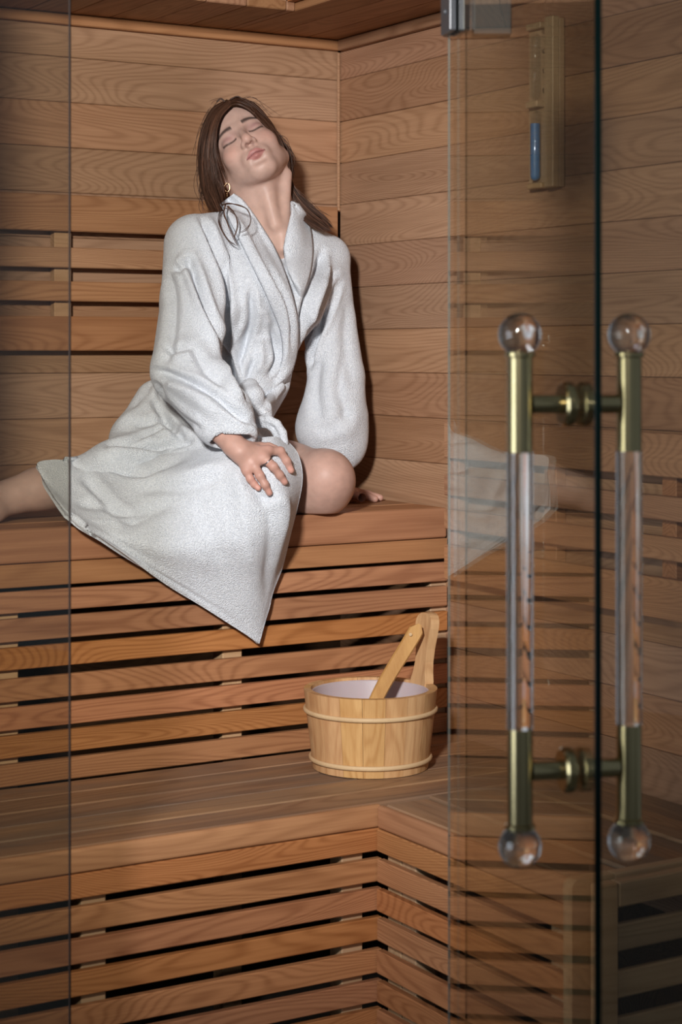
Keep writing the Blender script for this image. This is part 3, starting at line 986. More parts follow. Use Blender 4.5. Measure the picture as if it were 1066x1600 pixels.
def build_head():
    g = Field((-0.20, -0.36, -0.16), (0.20, 0.13, 0.13), 0.0022)
    g.ell((0, 0.030, -0.012), (0.072, 0.086, 0.092), 0.001)
    g.ell((0, 0.042, 0.030), (0.060, 0.052, 0.050), 0.02)            # forehead
    g.ell((0, -0.026, 0.030), (0.057, 0.073, 0.052), 0.02)           # face
    for s in (-1, 1):
        g.ell((s * 0.036, -0.032, 0.054), (0.022, 0.022, 0.020), 0.022)   # cheeks
        g.cone((s * 0.053, -0.050, 0.002), (s * 0.015, -0.091, 0.060), 0.016, 0.012, 0.028)  # jaw
        g.cone((s * 0.014, 0.014, 0.0765), (s * 0.046, 0.012, 0.058), 0.009, 0.007, 0.014)    # brow
    g.ell((0, -0.094, 0.064), (0.019, 0.014, 0.015), 0.022)          # chin
    g.cone((0, -0.070, 0.045), (0, -0.065, 0.062), 0.024, 0.018, 0.03)
    for s in (-1, 1):
        g.ell((s * 0.031, -0.002, 0.092), (0.019, 0.013, 0.013), 0.012, 's')   # sockets
        g.ell((s * 0.031, -0.002, 0.0665), (0.0150, 0.0125, 0.0125), 0.005)    # closed lid over the eyeball
    g.cone((0, 0.012, 0.077), (0, -0.030, 0.0985), 0.0065, 0.0085, 0.014)      # nose
    g.ell((0, -0.037, 0.0980), (0.0108, 0.0092, 0.0098), 0.007)
    for s in (-1, 1):
        g.ell((s * 0.0115, -0.040, 0.0885), (0.0062, 0.0072, 0.009), 0.006)
        g.ell((s * 0.0062, -0.0470, 0.0930), (0.0038, 0.0042, 0.0060), 0.002, 's')
    # mouth
    g.ell((0, -0.066, 0.074), (0.027, 0.017, 0.0115), 0.012)
    g.chain([(-0.020, -0.0695, 0.0785), (-0.007, -0.0620, 0.0862), (0, -0.0632, 0.0870), (0.007, -0.0620, 0.0862), (0.020, -0.0695, 0.0785)], [0.0025, 0.0045, 0.0044, 0.0045, 0.0025], 0.004)
    g.chain([(-0.017, -0.0715, 0.0785), (0, -0.0762, 0.0846), (0.017, -0.0715, 0.0785)], [0.003, 0.0068, 0.003], 0.004)
    g.chain([(-0.021, -0.0705, 0.0820), (0, -0.0688, 0.0918), (0.021, -0.0705, 0.0820)], [0.0012, 0.0017, 0.0012], 0.002, 's')
    g.cone((-0.010, -0.0865, 0.0855), (0.010, -0.0865, 0.0855), 0.005, 0.005, 0.01, 's')
    # ears
    for s in (-1, 1):
        if s > 0: continue                                            # the other ear lies under the hair
        g.ell((s * 0.0715, -0.014, -0.012), (0.0075, 0.029, 0.017), 0.006)
        g.ell((s * 0.078, -0.009, -0.008), (0.006, 0.018, 0.009), 0.004, 's')
        g.ell((s * 0.0725, -0.040, -0.003), (0.006, 0.009, 0.008), 0.005)
    # neck and upper chest
    nb = hpx(435, 378, 3.815); n1 = hpx(408, 305, 3.822)
    g.chain([(0, -0.030, -0.030), n1, nb], [0.056, 0.0535, 0.060], 0.03)
    g.cone(hpx(449, 272, 3.80), hpx(441, 388, 3.755), 0.010, 0.008, 0.016)
    g.cone(hpx(418, 300, 3.765), hpx(430, 350, 3.755), 0.012, 0.010, 0.022)
    g.cone(hpx(385, 376, 3.80), hpx(437, 388, 3.775), 0.012, 0.012, 0.02)
    g.ell(hpx(434, 420, 3.835), (0.065, 0.075, 0.062), 0.04)
    V, Q = g.mesh()
    V = relax(V, Q, 1, 0.4)
    # the skin's own other tones, plus shade painted into nostrils and mouth line
    x, y, z = V[:, 0], V[:, 1], V[:, 2]
    C = np.tile(SKIN, (len(V), 1))
    def blend(mask, col):
        nonlocal C
        m = np.clip(mask, 0, 1)[:, None]; C = C * (1 - m) + np.array(col) * m
    def gauss(c, r): return np.exp(-(((x - c[0]) / r[0]) ** 2 + ((y - c[1]) / r[1]) ** 2 + ((z - c[2]) / r[2]) ** 2))
    for s in (-1, 1):
        blend(0.45 * gauss((s * 0.040, -0.032, 0.068), (0.022, 0.018, 0.03)), (0.60, 0.29, 0.22))
        blend(0.85 * gauss((s * 0.031, 0.001, 0.075), (0.018, 0.009, 0.03)), (0.36, 0.195, 0.180))
        # lashes along the closed lid
        xl = (x - s * 0.031) / 0.0155
        ly = -0.0075 - 0.0028 * (1 - np.minimum(xl ** 2, 1)) + 0.0012 * s * xl
        blend(1.0 * np.exp(-((y - ly) / 0.0024) ** 2) * (np.abs(xl) < 1.05) * (z > 0.045), (0.045, 0.028, 0.022))
        # brows
        u = (np.abs(x) - 0.013) / 0.036
        by = 0.0165 + 0.0065 * np.sin(np.clip(u, 0, 1) * 2.5) - 0.003 * np.clip(u, 0, 1)
        bw = 0.0052 * np.clip(1.15 - 0.6 * u, 0.3, 1)
        blend(0.88 * np.exp(-((y - by) / bw) ** 4) * (u > -0.03) * (u < 1.05) * (x * s > 0) * (z > 0.03), (0.038, 0.026, 0.024))
        blend(1.2 * gauss((s * 0.0062, -0.0475, 0.0925), (0.0036, 0.0042, 0.007)), (0.10, 0.035, 0.03))  # shade inside the nostril, painted as a dark spot
    blend(0.35 * gauss((0, -0.038, 0.105), (0.012, 0.010, 0.015)), (0.62, 0.30, 0.235))
    # lips
    ax_ = np.abs(x) / 0.0215
    up = -0.0605 + 0.0018 * np.exp(-((np.abs(x) - 0.006) / 0.005) ** 2) - 0.0080 * ax_ ** 2
    lo = -0.0825 + 0.0110 * ax_ ** 2
    inside = np.clip((up + 0.0002 - y) / 0.0016, 0, 1) * np.clip((y - lo) / 0.0018, 0, 1) * (ax_ < 1.05) * (z > 0.06)
    blend(0.92 * inside, (0.43, 0.175, 0.160))
    blend(0.85 * np.exp(-((y + 0.0688 + 0.0017 * ax_ ** 2) / 0.0014) ** 2) * (ax_ < 1.02) * (z > 0.06), (0.16, 0.045, 0.045))  # shade in the groove between the lips, painted dark
    blend(0.25 * (y < -0.12), (0.62, 0.40, 0.31))
    return to_world(V), Q, C

hV, hQ, hCol = build_head()

# limbs that show: folded leg at the knee, the stretched lower leg, both hands
def build_legs():
    lo = np.array([Wn(-190, 860, 3.3), Wn(570, 640, 3.9), Wn(-190, 640, 3.9), Wn(570, 860, 3.3)])
    g = Field(lo.min(0) - 0.05, lo.max(0) + 0.05, 0.0048)
    # left leg, knee turned out to the right
    g.chain([Wn(385, 728, 3.78), Wn(450, 748, 3.66), Wn(500, 753, 3.60)], [0.085, 0.068, 0.0605], 0.02)
    g.ball(Wn(507, 752, 3.585), 0.0575, 0.02)
    g.ball(Wn(513, 742, 3.56), 0.036, 0.03)
    g.chain([Wn(503, 768, 3.60), Wn(440, 776, 3.62), Wn(330, 778, 3.62)], [0.045, 0.045, 0.035], 0.02)
    # right leg, shin laid back along the bench
    g.chain([Wn(300, 712, 3.70), Wn(400, 752, 3.485)], [0.085, 0.058], 0.02)
    g.chain([Wn(390, 757, 3.51), Wn(250, 768, 3.57), Wn(150, 762, 3.54), Wn(60, 764, 3.465), Wn(-25, 788, 3.405)], [0.050, 0.045, 0.043, 0.0375, 0.0305], 0.015)
    g.chain([Wn(-32, 790, 3.39), Wn(-90, 802, 3.37), Wn(-150, 812, 3.35)], [0.030, 0.022, 0.013], 0.02)
    g.cone(Wn(-30, 795, 3.395), Wn(-12, 800, 3.40), 0.026, 0.022, 0.02)
    g.plane_cut((0, 0, -1), -(BENCH_Z + 0.0005))
    V, Q = g.mesh(); V = relax(V, Q, 2, 0.5)
    C = np.tile(SKIN * 0.98, (len(V), 1))
    kn = np.exp(-((np.linalg.norm(V - Wn(515, 745, 3.54), axis=1)) / 0.055) ** 2)[:, None]
    C = C * (1 - 0.35 * kn) + np.array([0.60, 0.30, 0.23]) * 0.35 * kn
    return V, Q, C
lV, lQ, lCol = build_legs()

# ---- robe: body volume -----------------------------------------------------
def terry_mat():
    m, nt, b = new_mat('white_terry')
    N, L = nt.nodes, nt.links
    tc = N.new('ShaderNodeTexCoord')
    v = N.new('ShaderNodeTexVoronoi'); v.inputs['Scale'].default_value = 620
    n = N.new('ShaderNodeTexNoise'); n.inputs['Scale'].default_value = 420; n.inputs['Detail'].default_value = 2
    L.new(tc.outputs['Object'], v.inputs['Vector']); L.new(tc.outputs['Object'], n.inputs['Vector'])
    ad = N.new('ShaderNodeMath'); ad.operation = 'MULTIPLY_ADD'; ad.inputs[1].default_value = -0.7
    L.new(v.outputs['Distance'], ad.inputs[0]); L.new(n.outputs['Fac'], ad.inputs[2])
    bp = N.new('ShaderNodeBump'); bp.inputs['Strength'].default_value = 0.9; bp.inputs['Distance'].default_value = 0.003
    L.new(ad.outputs[0], bp.inputs['Height']); L.new(bp.outputs[0], b.inputs['Normal'])
    mx = N.new('ShaderNodeMix'); mx.data_type = 'RGBA'
    mx.inputs[6].default_value = (0.70, 0.74, 0.81, 1); mx.inputs[7].default_value = (0.90, 0.93, 0.975, 1)
    mr = N.new('ShaderNodeMapRange'); mr.inputs[1].default_value = 0.34; mr.inputs[2].default_value = 0.66
    L.new(n.outputs['Fac'], mr.inputs[0]); L.new(mr.outputs[0], mx.inputs[0]); L.new(mx.outputs[2], b.inputs['Base Color'])
    b.inputs['Roughness'].default_value = 0.95
    b.inputs['Specular IOR Level'].default_value = 0.1
    b.inputs['Sheen Weight'].default_value = 0.25
    b.inputs['Sheen Roughness'].default_value = 0.6
    return m
M['terry'] = terry_mat()

def build_robe():
    pts = np.array([Wn(60, 860, 3.3), Wn(600, 280, 4.0), Wn(60, 280, 4.0), Wn(600, 860, 3.3), Wn(60, 860, 4.0), Wn(600, 860, 4.0), Wn(60, 280, 3.3)])
    g = Field(pts.min(0), pts.max(0), 0.0037)
    # shoulders, chest, belly
    g.cone(Wn(306, 380, 3.70), Wn(415, 362, 3.83), 0.056, 0.052, 0.03)
    g.cone(Wn(425, 366, 3.84), Wn(510, 404, 3.885), 0.05, 0.050, 0.03)
    g.cone(Wn(375, 445, 3.765), Wn(468, 452, 3.85), 0.090, 0.080, 0.05)
    g.ell(Wn(388, 462, 3.705), (0.066, 0.062, 0.070), 0.05)
    g.ell(Wn(456, 470, 3.765), (0.060, 0.058, 0.066), 0.05)
    g.cone(Wn(405, 490, 3.79), Wn(390, 585, 3.765), 0.096, 0.076, 0.04)
    g.cone(Wn(388, 590, 3.765), Wn(340, 665, 3.74), 0.072, 0.100, 0.04)
    # hips and lap under the cloth
    g.ball(Wn(308, 692, 3.73), 0.114, 0.03)
    g.cone(Wn(290, 700, 3.68), Wn(405, 735, 3.50), 0.090, 0.060, 0.03)
    g.cone(Wn(360, 708, 3.78), Wn(432, 738, 3.66), 0.082, 0.058, 0.03)
    g.chain([Wn(255, 728, 3.62), Wn(185, 738, 3.56), Wn(125, 752, 3.50)], [0.075, 0.058, 0.046], 0.03)
    g.chain([Wn(248, 630, 3.70), Wn(217, 690, 3.64), Wn(205, 715, 3.60)], [0.048, 0.054, 0.045], 0.02)
    g.chain([Wn(178, 712, 3.595), Wn(250, 714, 3.60)], [0.022, 0.026], 0.012)
    # right sleeve
    g.chain([Wn(304, 385, 3.69), Wn(301, 470, 3.63), Wn(291, 578, 3.52)], [0.060, 0.061, 0.0655], 0.012)
    g.chain([Wn(291, 580, 3.52), Wn(348, 648, 3.43), Wn(372, 676, 3.40)], [0.0645, 0.055, 0.036], 0.012)
    g.ell(Wn(352, 668, 3.42), (0.050, 0.040, 0.036), 0.02)
    # left sleeve
    g.chain([Wn(508, 408, 3.885), Wn(514, 500, 3.875), Wn(526, 590, 3.865), Wn(520, 668, 3.855)], [0.050, 0.0545, 0.058, 0.072], 0.006)
    g.cone(Wn(520, 668, 3.855), Wn(530, 695, 3.85), 0.072, 0.056, 0.02)
    # neck opening
    g.cone(Wn(398, 290, 3.80), Wn(436, 380, 3.73), 0.066, 0.040, 0.012, 's')
    g.cone(Wn(436, 380, 3.73), Wn(446, 410, 3.68), 0.040, 0.016, 0.012, 's')
    # hollow of the right cuff
    g.cone(Wn(345, 676, 3.41), Wn(392, 722, 3.37), 0.026, 0.040, 0.004, 's')
    g.plane_cut((0, 0, -1), -(BENCH_Z + 0.001))
    V, Q = g.mesh()
    return relax(V, Q, 3, 0.5), Q

rV, rQ = build_robe()
ROBE_STROKES = [
    # between right arm and chest
    ([(295, 405), (306, 438), (319, 480), (333, 516), (353, 558), (368, 592), (388, 622)], 6.5, -0.024),
    ([(314, 338), (329, 372), (348, 427), (356, 464), (359, 516), (361, 560), (364, 590)], 6.0, -0.019),
    ([(392, 455), (393, 500), (381, 540), (372, 568)], 6.0, -0.014),
    ([(380, 500), (372, 530), (366, 560)], 6.0, 0.008),
    ([(421, 510), (432, 543), (433, 565), (420, 590)], 6.0, -0.013),
    ([(405, 520), (408, 555), (404, 585)], 8.0, 0.010),
    ([(340, 390), (352, 440), (372, 500)], 9.0, 0.007),
    # right side of the chest
    ([(522, 425), (500, 480), (479, 532), (466, 575), (440, 605)], 6.0, -0.018),
    ([(503, 393), (495, 427), (478, 470), (470, 510)], 6.0, -0.014),
    ([(528, 440), (508, 495), (492, 535), (483, 575)], 5.5, -0.018),
    ([(512, 410), (493, 462), (478, 505)], 7.0, 0.008),
    # right sleeve
    ([(241, 579), (273, 588), (327, 612), (362, 640), (392, 660)], 6.5, -0.014),
    ([(246, 600), (258, 628), (285, 655), (312, 672)], 7.0, -0.009),
    ([(262, 598), (300, 618), (345, 652)], 10.0, 0.010),
    ([(262, 420), (272, 470), (268, 530), (258, 570)], 9.0, -0.008),
    ([(298, 420), (305, 460), (318, 505), (336, 548)], 10.0, 0.009),
    ([(296, 408), (283, 420), (270, 418)], 7.0, -0.010),
    ([(330, 560), (350, 595), (378, 628)], 8.0, 0.008),
    ([(300, 540), (322, 580), (352, 606)], 8.0, -0.006),
    # left sleeve
    ([(545, 470), (540, 530), (548, 600)], 10.0, -0.005),
    ([(520, 480), (512, 560), (520, 640), (540, 690)], 13.0, 0.004),
    ([(500, 560), (494, 610), (500, 660)], 10.0, -0.006),
    ([(545, 640), (520, 665), (490, 672)], 10.0, -0.004),
    ([(560, 600), (556, 650), (540, 690)], 11.0, 0.003),
    # hip and side
    ([(236, 596), (226, 618), (205, 640)], 7.0, -0.006),
    ([(240, 622), (262, 660), (290, 690)], 8.0, -0.012),
    ([(168, 694), (205, 694), (245, 700), (285, 690)], 6.0, -0.013),
    ([(160, 708), (210, 712), (250, 716)], 8.0, 0.010),
    ([(210, 665), (250, 660), (290, 664)], 6.5, -0.006),
    ([(225, 682), (262, 676), (300, 676)], 5.5, 0.006),
    ([(395, 655), (408, 672), (420, 690)], 5.0, -0.006),
    ([(279, 671), (250, 674), (225, 684), (205, 688)], 4.5, -0.007),
    ([(300, 690), (275, 700), (255, 712)], 4.5, -0.008),
    ([(180, 668), (212, 640), (228, 612)], 7.0, 0.005),
    ([(255, 540), (275, 548), (300, 540)], 6.0, -0.006),
    ([(372, 470), (366, 500), (364, 540)], 7.0, 0.008),
    ([(410, 480), (418, 505), (424, 535)], 6.0, 0.007),
    ([(446, 560), (440, 580), (425, 598)], 4.5, -0.008),
    ([(400, 560), (388, 585), (384, 605)], 4.5, -0.010),
    ([(372, 560), (378, 585), (382, 605)], 4.5, -0.010),
    ([(535, 560), (530, 610), (545, 660)], 7.0, -0.003),
]
rV = sculpt(rV, rQ, [(l, w * (0.8 if a < 0 else 1.0), a * 1.1) for l, w, a in ROBE_STROKES])
rV = relax(rV, rQ, 1, 0.4)
rV[:, 2] = np.maximum(rV[:, 2], BENCH_Z + 0.001)
robe_surf = Surf(rV)

# ---- robe: skirt sheet falling over the bench edge ---------------------------
SK = [
 [(112, 720, 3.470), (155, 716, 3.545), (200, 716, 3.550), (250, 712, 3.535), (310, 700, 3.500), (370, 690, 3.455), (425, 682, 3.460), (450, 688, 3.520)],
 [(82, 718, 3.445), (140, 742, 3.460), (190, 752, 3.455), (250, 745, 3.450), (315, 732, 3.420), (375, 724, 3.405), (432, 716, 3.405), (467, 710, 3.480)],
 [(58, 724, 3.420), (118, 772, 3.395), (180, 795, 3.385), (250, 795, 3.395), (320, 785, 3.385), (385, 775, 3.375), (440, 765, 3.385), (474, 748, 3.470)],
 [(68, 750, 3.395), (118, 797, 3.345), (185, 833, 3.330), (258, 850, 3.350), (330, 852, 3.365), (395, 842, 3.375), (440, 826, 3.400), (464, 800, 3.485)],
 [(84, 778, 3.340), (125, 815, 3.288), (190, 853, 3.330), (265, 888, 3.368), (335, 908, 3.400), (396, 914, 3.425), (425, 902, 3.460), (444, 868, 3.510)],
 [(104, 803, 3.290), (140, 830, 3.285), (195, 868, 3.322), (265, 917, 3.385), (330, 957, 3.425), (375, 985, 3.455), (396, 1000, 3.470), (405, 1006, 3.478)],
]
NU, NV_ = 130, 150
G = spline_grid(SK, NU, NV_).reshape(-1, 3)
sV = np.array([Wn(*p) for p in G])
sQ = grid_quads(NU, NV_)
if (normals(sV, sQ) * (EYE_N - sV)).sum() < 0: sQ = sQ[:, ::-1]
SKIRT_STROKES = [
    ([(118, 724), (153, 722), (197, 735), (225, 741), (250, 730), (290, 714)], 6.0, -0.012),
    ([(132, 745), (146, 760), (163, 780), (182, 800), (205, 814)], 6.5, -0.011),
    ([(120, 788), (150, 792), (176, 800)], 6.0, -0.006),
    ([(200, 756), (250, 752), (300, 740), (350, 726)], 10.0, 0.007),
    ([(225, 762), (290, 762), (345, 745)], 9.0, -0.006),
    ([(200, 820), (235, 800), (270, 785)], 9.0, -0.006),
    ([(368, 730), (378, 770), (384, 830), (392, 900)], 14.0, 0.010),
    ([(404, 770), (420, 800), (424, 850), (418, 930)], 10.0, -0.008),
    ([(440, 770), (446, 800), (440, 850), (425, 905)], 8.0, 0.007),
    ([(300, 780), (320, 830), (350, 880)], 14.0, -0.006),
    ([(118, 814), (180, 850), (252, 898), (330, 946), (385, 981)], 2.2, -0.003),
    ([(378, 740), (396, 760), (412, 778), (432, 770)], 7.0, -0.007),
]
sV = sculpt(sV, sQ, SKIRT_STROKES)
nzx = rng.normal(0, 1, (14, 3)); ph = rng.uniform(0, 6.28, 14)
wob = sum(np.sin(sV @ (nzx[i] * 26) + ph[i]) for i in range(14)) / 14
sV = sV + normals(sV, sQ) * (wob * 0.004)[:, None]
# keep the cloth off the bench: above the seat boards, in front of the fascia
def clear_bench(V, gap=0.004):
    over = (V[:, 1] > UP_Y - gap) & (V[:, 2] < BENCH_Z + gap)
    dz = BENCH_Z + gap - V[:, 2]; dy = V[:, 1] - (UP_Y - gap)
    V = V.copy()
    up = over & (dz < dy)
    V[up, 2] = BENCH_Z + gap
    fr = over & ~up
    V[fr, 1] = UP_Y - gap
    return V
TH = 0.007
for _ in range(6):
    sV = clear_bench(sV, TH + 0.005)
    Gd = sV.reshape(NU, NV_, 3).copy()
    Pd = np.pad(Gd, ((1, 1), (1, 1), (0, 0)), mode='edge')
    sm = (Pd[:-2, 1:-1] + Pd[2:, 1:-1] + Pd[1:-1, :-2] + Pd[1:-1, 2:]) / 4
    Gd[1:-1, 1:-1] = 0.5 * Gd[1:-1, 1:-1] + 0.5 * sm[1:-1, 1:-1]
    Gd[-1, 1:-1] = 0.5 * Gd[-1, 1:-1] + 0.25 * (Gd[-1, :-2] + Gd[-1, 2:])
    sV = Gd.reshape(-1, 3)
skV, skQ = thicken(sV, NU, NV_, TH)
skV = clear_bench(skV, 0.0025)
skirt_surf = Surf(sV)

# ---- lapels -------------------------------------------------------------------
def band(inner, outer, off_in, off_out, bulge, nu=70, nv=16, th=0.010, surf=robe_surf, roll=0.5):
    I = smooth_line(inner, nu); O = smooth_line(outer, nu)
    rows = []
    for i in range(nu):
        r_ = []
        for j in range(nv):
            t = j / (nv - 1)
            p = I[i] * (1 - t) + O[i] * t
            r_.append((p[0], p[1]))
        rows.append(r_)
    P = np.array(rows)
    D = np.zeros((nu, nv))
    for i in range(nu):
        for j in range(nv):
            D[i, j] = surf(P[i, j, 0], P[i, j, 1], 3.75)
    for _ in range(10):   # smooth the rest depth so the band bridges small folds
        Dp = np.pad(D, 1, mode='edge')
        D = (Dp[:-2, 1:-1] + Dp[2:, 1:-1] + Dp[1:-1, :-2] + Dp[1:-1, 2:] + 2 * Dp[1:-1, 1:-1]) / 6
    tt = np.linspace(0, 1, nv)[None, :]
    off = off_in * (1 - tt) + off_out * tt + bulge * np.sin(np.pi * tt) ** 0.7
    fade_ = np.clip((1 - np.linspace(0, 1, nu)) * 5, -1, 1)[:, None]
    D = D - off * fade_ + 0.02 * (1 - fade_)
    V = np.array([Wn(P[i, j, 0], P[i, j, 1], D[i, j]) for i in range(nu) for j in range(nv)])
    return V, nu, nv, th

# depth of the neck opening counts as the lapel's bed too
neck_surf = Surf(np.concatenate([rV, hV[project(hV)[1] > 285]]))
lapL = band([(366, 302), (380, 312), (397, 334), (414, 360), (430, 387), (446, 425), (459, 465), (466, 510), (465, 552), (452, 590), (424, 618)],
            [(347, 316), (352, 330), (362, 352), (377, 382), (393, 415), (410, 450), (424, 482), (438, 520), (441, 556), (432, 586), (408, 606)],
            0.016, 0.008, 0.016, surf=neck_surf)
lapR = band([(455, 314), (455, 330), (450, 352), (445, 374), (443, 394), (450, 424), (462, 452), (468, 470)],
            [(468, 318), (480, 336), (487, 360), (490, 388), (488, 414), (482, 440), (474, 462), (470, 474)],
            0.010, 0.006, 0.016, surf=neck_surf)
lapels = []
for (V, nu, nv, th), st in ((lapL, [([(376, 335), (392, 362), (410, 398), (432, 438), (448, 470), (456, 505), (456, 545)], 3.0, -0.007)]), (lapR, [])):
    Q0 = grid_quads(nu, nv)
    if (normals(V, Q0) * (EYE_N - V)).sum() < 0: Q0 = Q0[:, ::-1]
    if st: V = sculpt(V, Q0, st)
    lapels.append(thicken(V, nu, nv, th))

# ---- belt -----------------------------------------------------------------------
def belt_mesh():
    pts = np.array([Wn(330, 560, 3.4), Wn(480, 730, 3.8), Wn(480, 560, 3.4), Wn(330, 730, 3.8)])
    g = Field(pts.min(0) - 0.02, pts.max(0) + 0.02, 0.0032)
    def on(px, py, off): return Wn(px, py, robe_surf(px, py, 3.6) - off)
    # knot
    g.chain([Wn(392, 603, 3.625), Wn(397, 619, 3.595), Wn(402, 638, 3.60)], [0.015, 0.0185, 0.0135], 0.008)
    g.chain([Wn(382, 606, 3.645), Wn(391, 606, 3.62)], [0.012, 0.013], 0.008)
    g.chain([Wn(403, 640, 3.60), Wn(413, 633, 3.61), on(424, 622, 0.008), on(438, 604, 0.003)], [0.0115, 0.0115, 0.010, 0.010], 0.006)
    g.chain([Wn(404, 648, 3.60), Wn(412, 644, 3.595), Wn(419, 650, 3.60), Wn(413, 660, 3.60)], [0.008, 0.0085, 0.008, 0.008], 0.003)
    g.chain([Wn(411, 626, 3.615), Wn(418, 636, 3.605), Wn(421, 646, 3.61)], [0.007, 0.008, 0.007], 0.003)
    # hanging loop
    d0 = 3.50
    g.chain([Wn(404, 656, d0 + 0.02), Wn(420, 655, d0), Wn(433, 662, d0 - 0.01), Wn(442, 676, d0 - 0.01), Wn(445, 692, d0 - 0.01)], [0.0075] * 5, 0.004)
    g.chain([Wn(404, 664, d0 + 0.02), Wn(420, 664, d0 + 0.005), Wn(431, 676, d0 + 0.0), Wn(438, 694, d0 - 0.005)], [0.0065] * 4, 0.004)
    V, Q = g.mesh()
    return relax(V, Q, 2, 0.5), Q
bV, bQ = belt_mesh()

# ---- hands ----------------------------------------------------------------------
def build_hands():
    pts = np.array([Wn(340, 660, 3.30), Wn(470, 790, 3.46), Wn(340, 790, 3.30), Wn(470, 660, 3.46), Wn(340, 660, 3.46), Wn(470, 790, 3.30)])
    g = Field(pts.min(0) - 0.02, pts.max(0) + 0.02, 0.0019)
    def on(px, py, off): return Wn(px, py, skirt_surf(px, py, 3.4) - off)
    wr = Wn(366, 696, 3.385)
    K = {'i': on(419, 704, 0.017), 'm': on(412, 715, 0.021), 'r': on(396, 724, 0.020), 'p': on(386, 735, 0.016)}
    g.chain([Wn(345, 672, 3.41), wr, Wn(376, 706, 3.375)], [0.024, 0.019, 0.018], 0.012)
    for k in 'imrp':
        g.chain([Wn(376, 705, 3.382), K[k]], [0.0135, 0.0085], 0.012)
    g.chain([K['i'], K['m'], K['r'], K['p']], [0.0075] * 4, 0.010)
    fing = {'i': [(438, 705, 0.017), (448, 720, 0.012), (455, 735, 0.007)],
            'm': [(427, 729, 0.019), (437, 742, 0.013), (445, 753, 0.007)],
            'r': [(406, 743, 0.018), (414, 757, 0.012), (421, 770, 0.007)],
            'p': [(391, 748, 0.013), (397, 756, 0.009), (404, 763, 0.006)]}
    rad = {'i': (0.0086, 0.0078, 0.0070, 0.0061), 'm': (0.0088, 0.0079, 0.0071, 0.0062), 'r': (0.0085, 0.0077, 0.0069, 0.0060), 'p': (0.0076, 0.0066, 0.0060, 0.0053)}
    tips = []
    for k, pl in fing.items():
        P = [K[k]] + [on(*p) for p in pl]
        g.chain(P, rad[k], 0.0025)
        for q, r_ in zip(P[:-1], rad[k][:-1]): g.ball(q, r_ * 1.04, 0.004)
        tips.append(P[-1])
    # thumb along the upper side, half under the palm
    g.chain([Wn(384, 699, 3.385), on(406, 699, 0.012), on(420, 699, 0.008), on(430, 701, 0.004)], [0.012, 0.009, 0.008, 0.007], 0.006)
    V, Q = g.mesh(); V = relax(V, Q, 1, 0.4)
    C = np.tile(SKIN * np.array([1.0, 0.90, 0.88]), (len(V), 1))
    for k, pl in fing.items():
        P = [K[k]] + [on(*p) for p in pl]
        for q, wgt in zip(P, (0.5, 0.45, 0.35, 0.55)):
            m = (wgt * np.exp(-(np.linalg.norm(V - q, axis=1) / 0.010) ** 2))[:, None]
            C = C * (1 - m) + np.array([0.56, 0.24, 0.19]) * m
        # nail on the outer side of the last joint
        d = P[-1] - P[-2]; d /= np.linalg.norm(d)
        nc = P[-1] + TOCAM * 0.0062 + UPV * 0.003 - d * 0.001
        dist = np.linalg.norm(V - nc, axis=1)
        m = (0.9 * np.clip((0.0058 - dist) / 0.0012, 0, 1))[:, None]
        C = C * (1 - m) + np.array([0.68, 0.36, 0.29]) * m
    ring = K['m'] * 0.62 + on(427, 729, 0.019) * 0.38
    out = [(V, Q, C)]
    # left hand propped on the bench behind the knee
    pts = np.array([Wn(480, 720, 3.78), Wn(610, 800, 3.95), Wn(480, 800, 3.78), Wn(610, 720, 3.95)])
    g = Field(pts.min(0) - 0.02, pts.max(0) + 0.02, 0.0022)
    def bn(px, D, h): # point h above the bench at column px, depth D
        return np.array(wc((px - 533) / F * D, D, BENCH_Z + h))
    w0 = Wn(522, 715, 3.855); pal = bn(540, 3.84, 0.022)
    g.chain([w0, bn(526, 3.85, 0.04), pal], [0.025, 0.024, 0.016], 0.014)
    for (a, b, c) in (((556, 3.905, 0.017), (575, 3.895, 0.013), (594, 3.885, 0.0076)),
                      ((557, 3.875, 0.017), (573, 3.860, 0.013), (586, 3.850, 0.0076)),
                      ((553, 3.850, 0.017), (564, 3.828, 0.013), (572, 3.815, 0.0076)),
                      ((548, 3.925, 0.016), (564, 3.935, 0.012), (578, 3.935, 0.0070))):
        P = [pal, bn(*a), bn(*b), bn(*c)]
        g.chain(P, [0.014, 0.0095, 0.0085, 0.0072], 0.004)
    g.chain([pal, bn(534, 3.80, 0.014), bn(545, 3.775, 0.009)], [0.014, 0.0105, 0.0085], 0.006)
    g.plane_cut((0, 0, -1), -(BENCH_Z + 0.0005))
    V, Q = g.mesh(); V = relax(V, Q, 1, 0.4)
    C = np.tile(SKIN * np.array([0.98, 0.84, 0.80]), (len(V), 1))
    out.append((V, Q, C))
    return out, ring
hands, ring_at = build_hands()

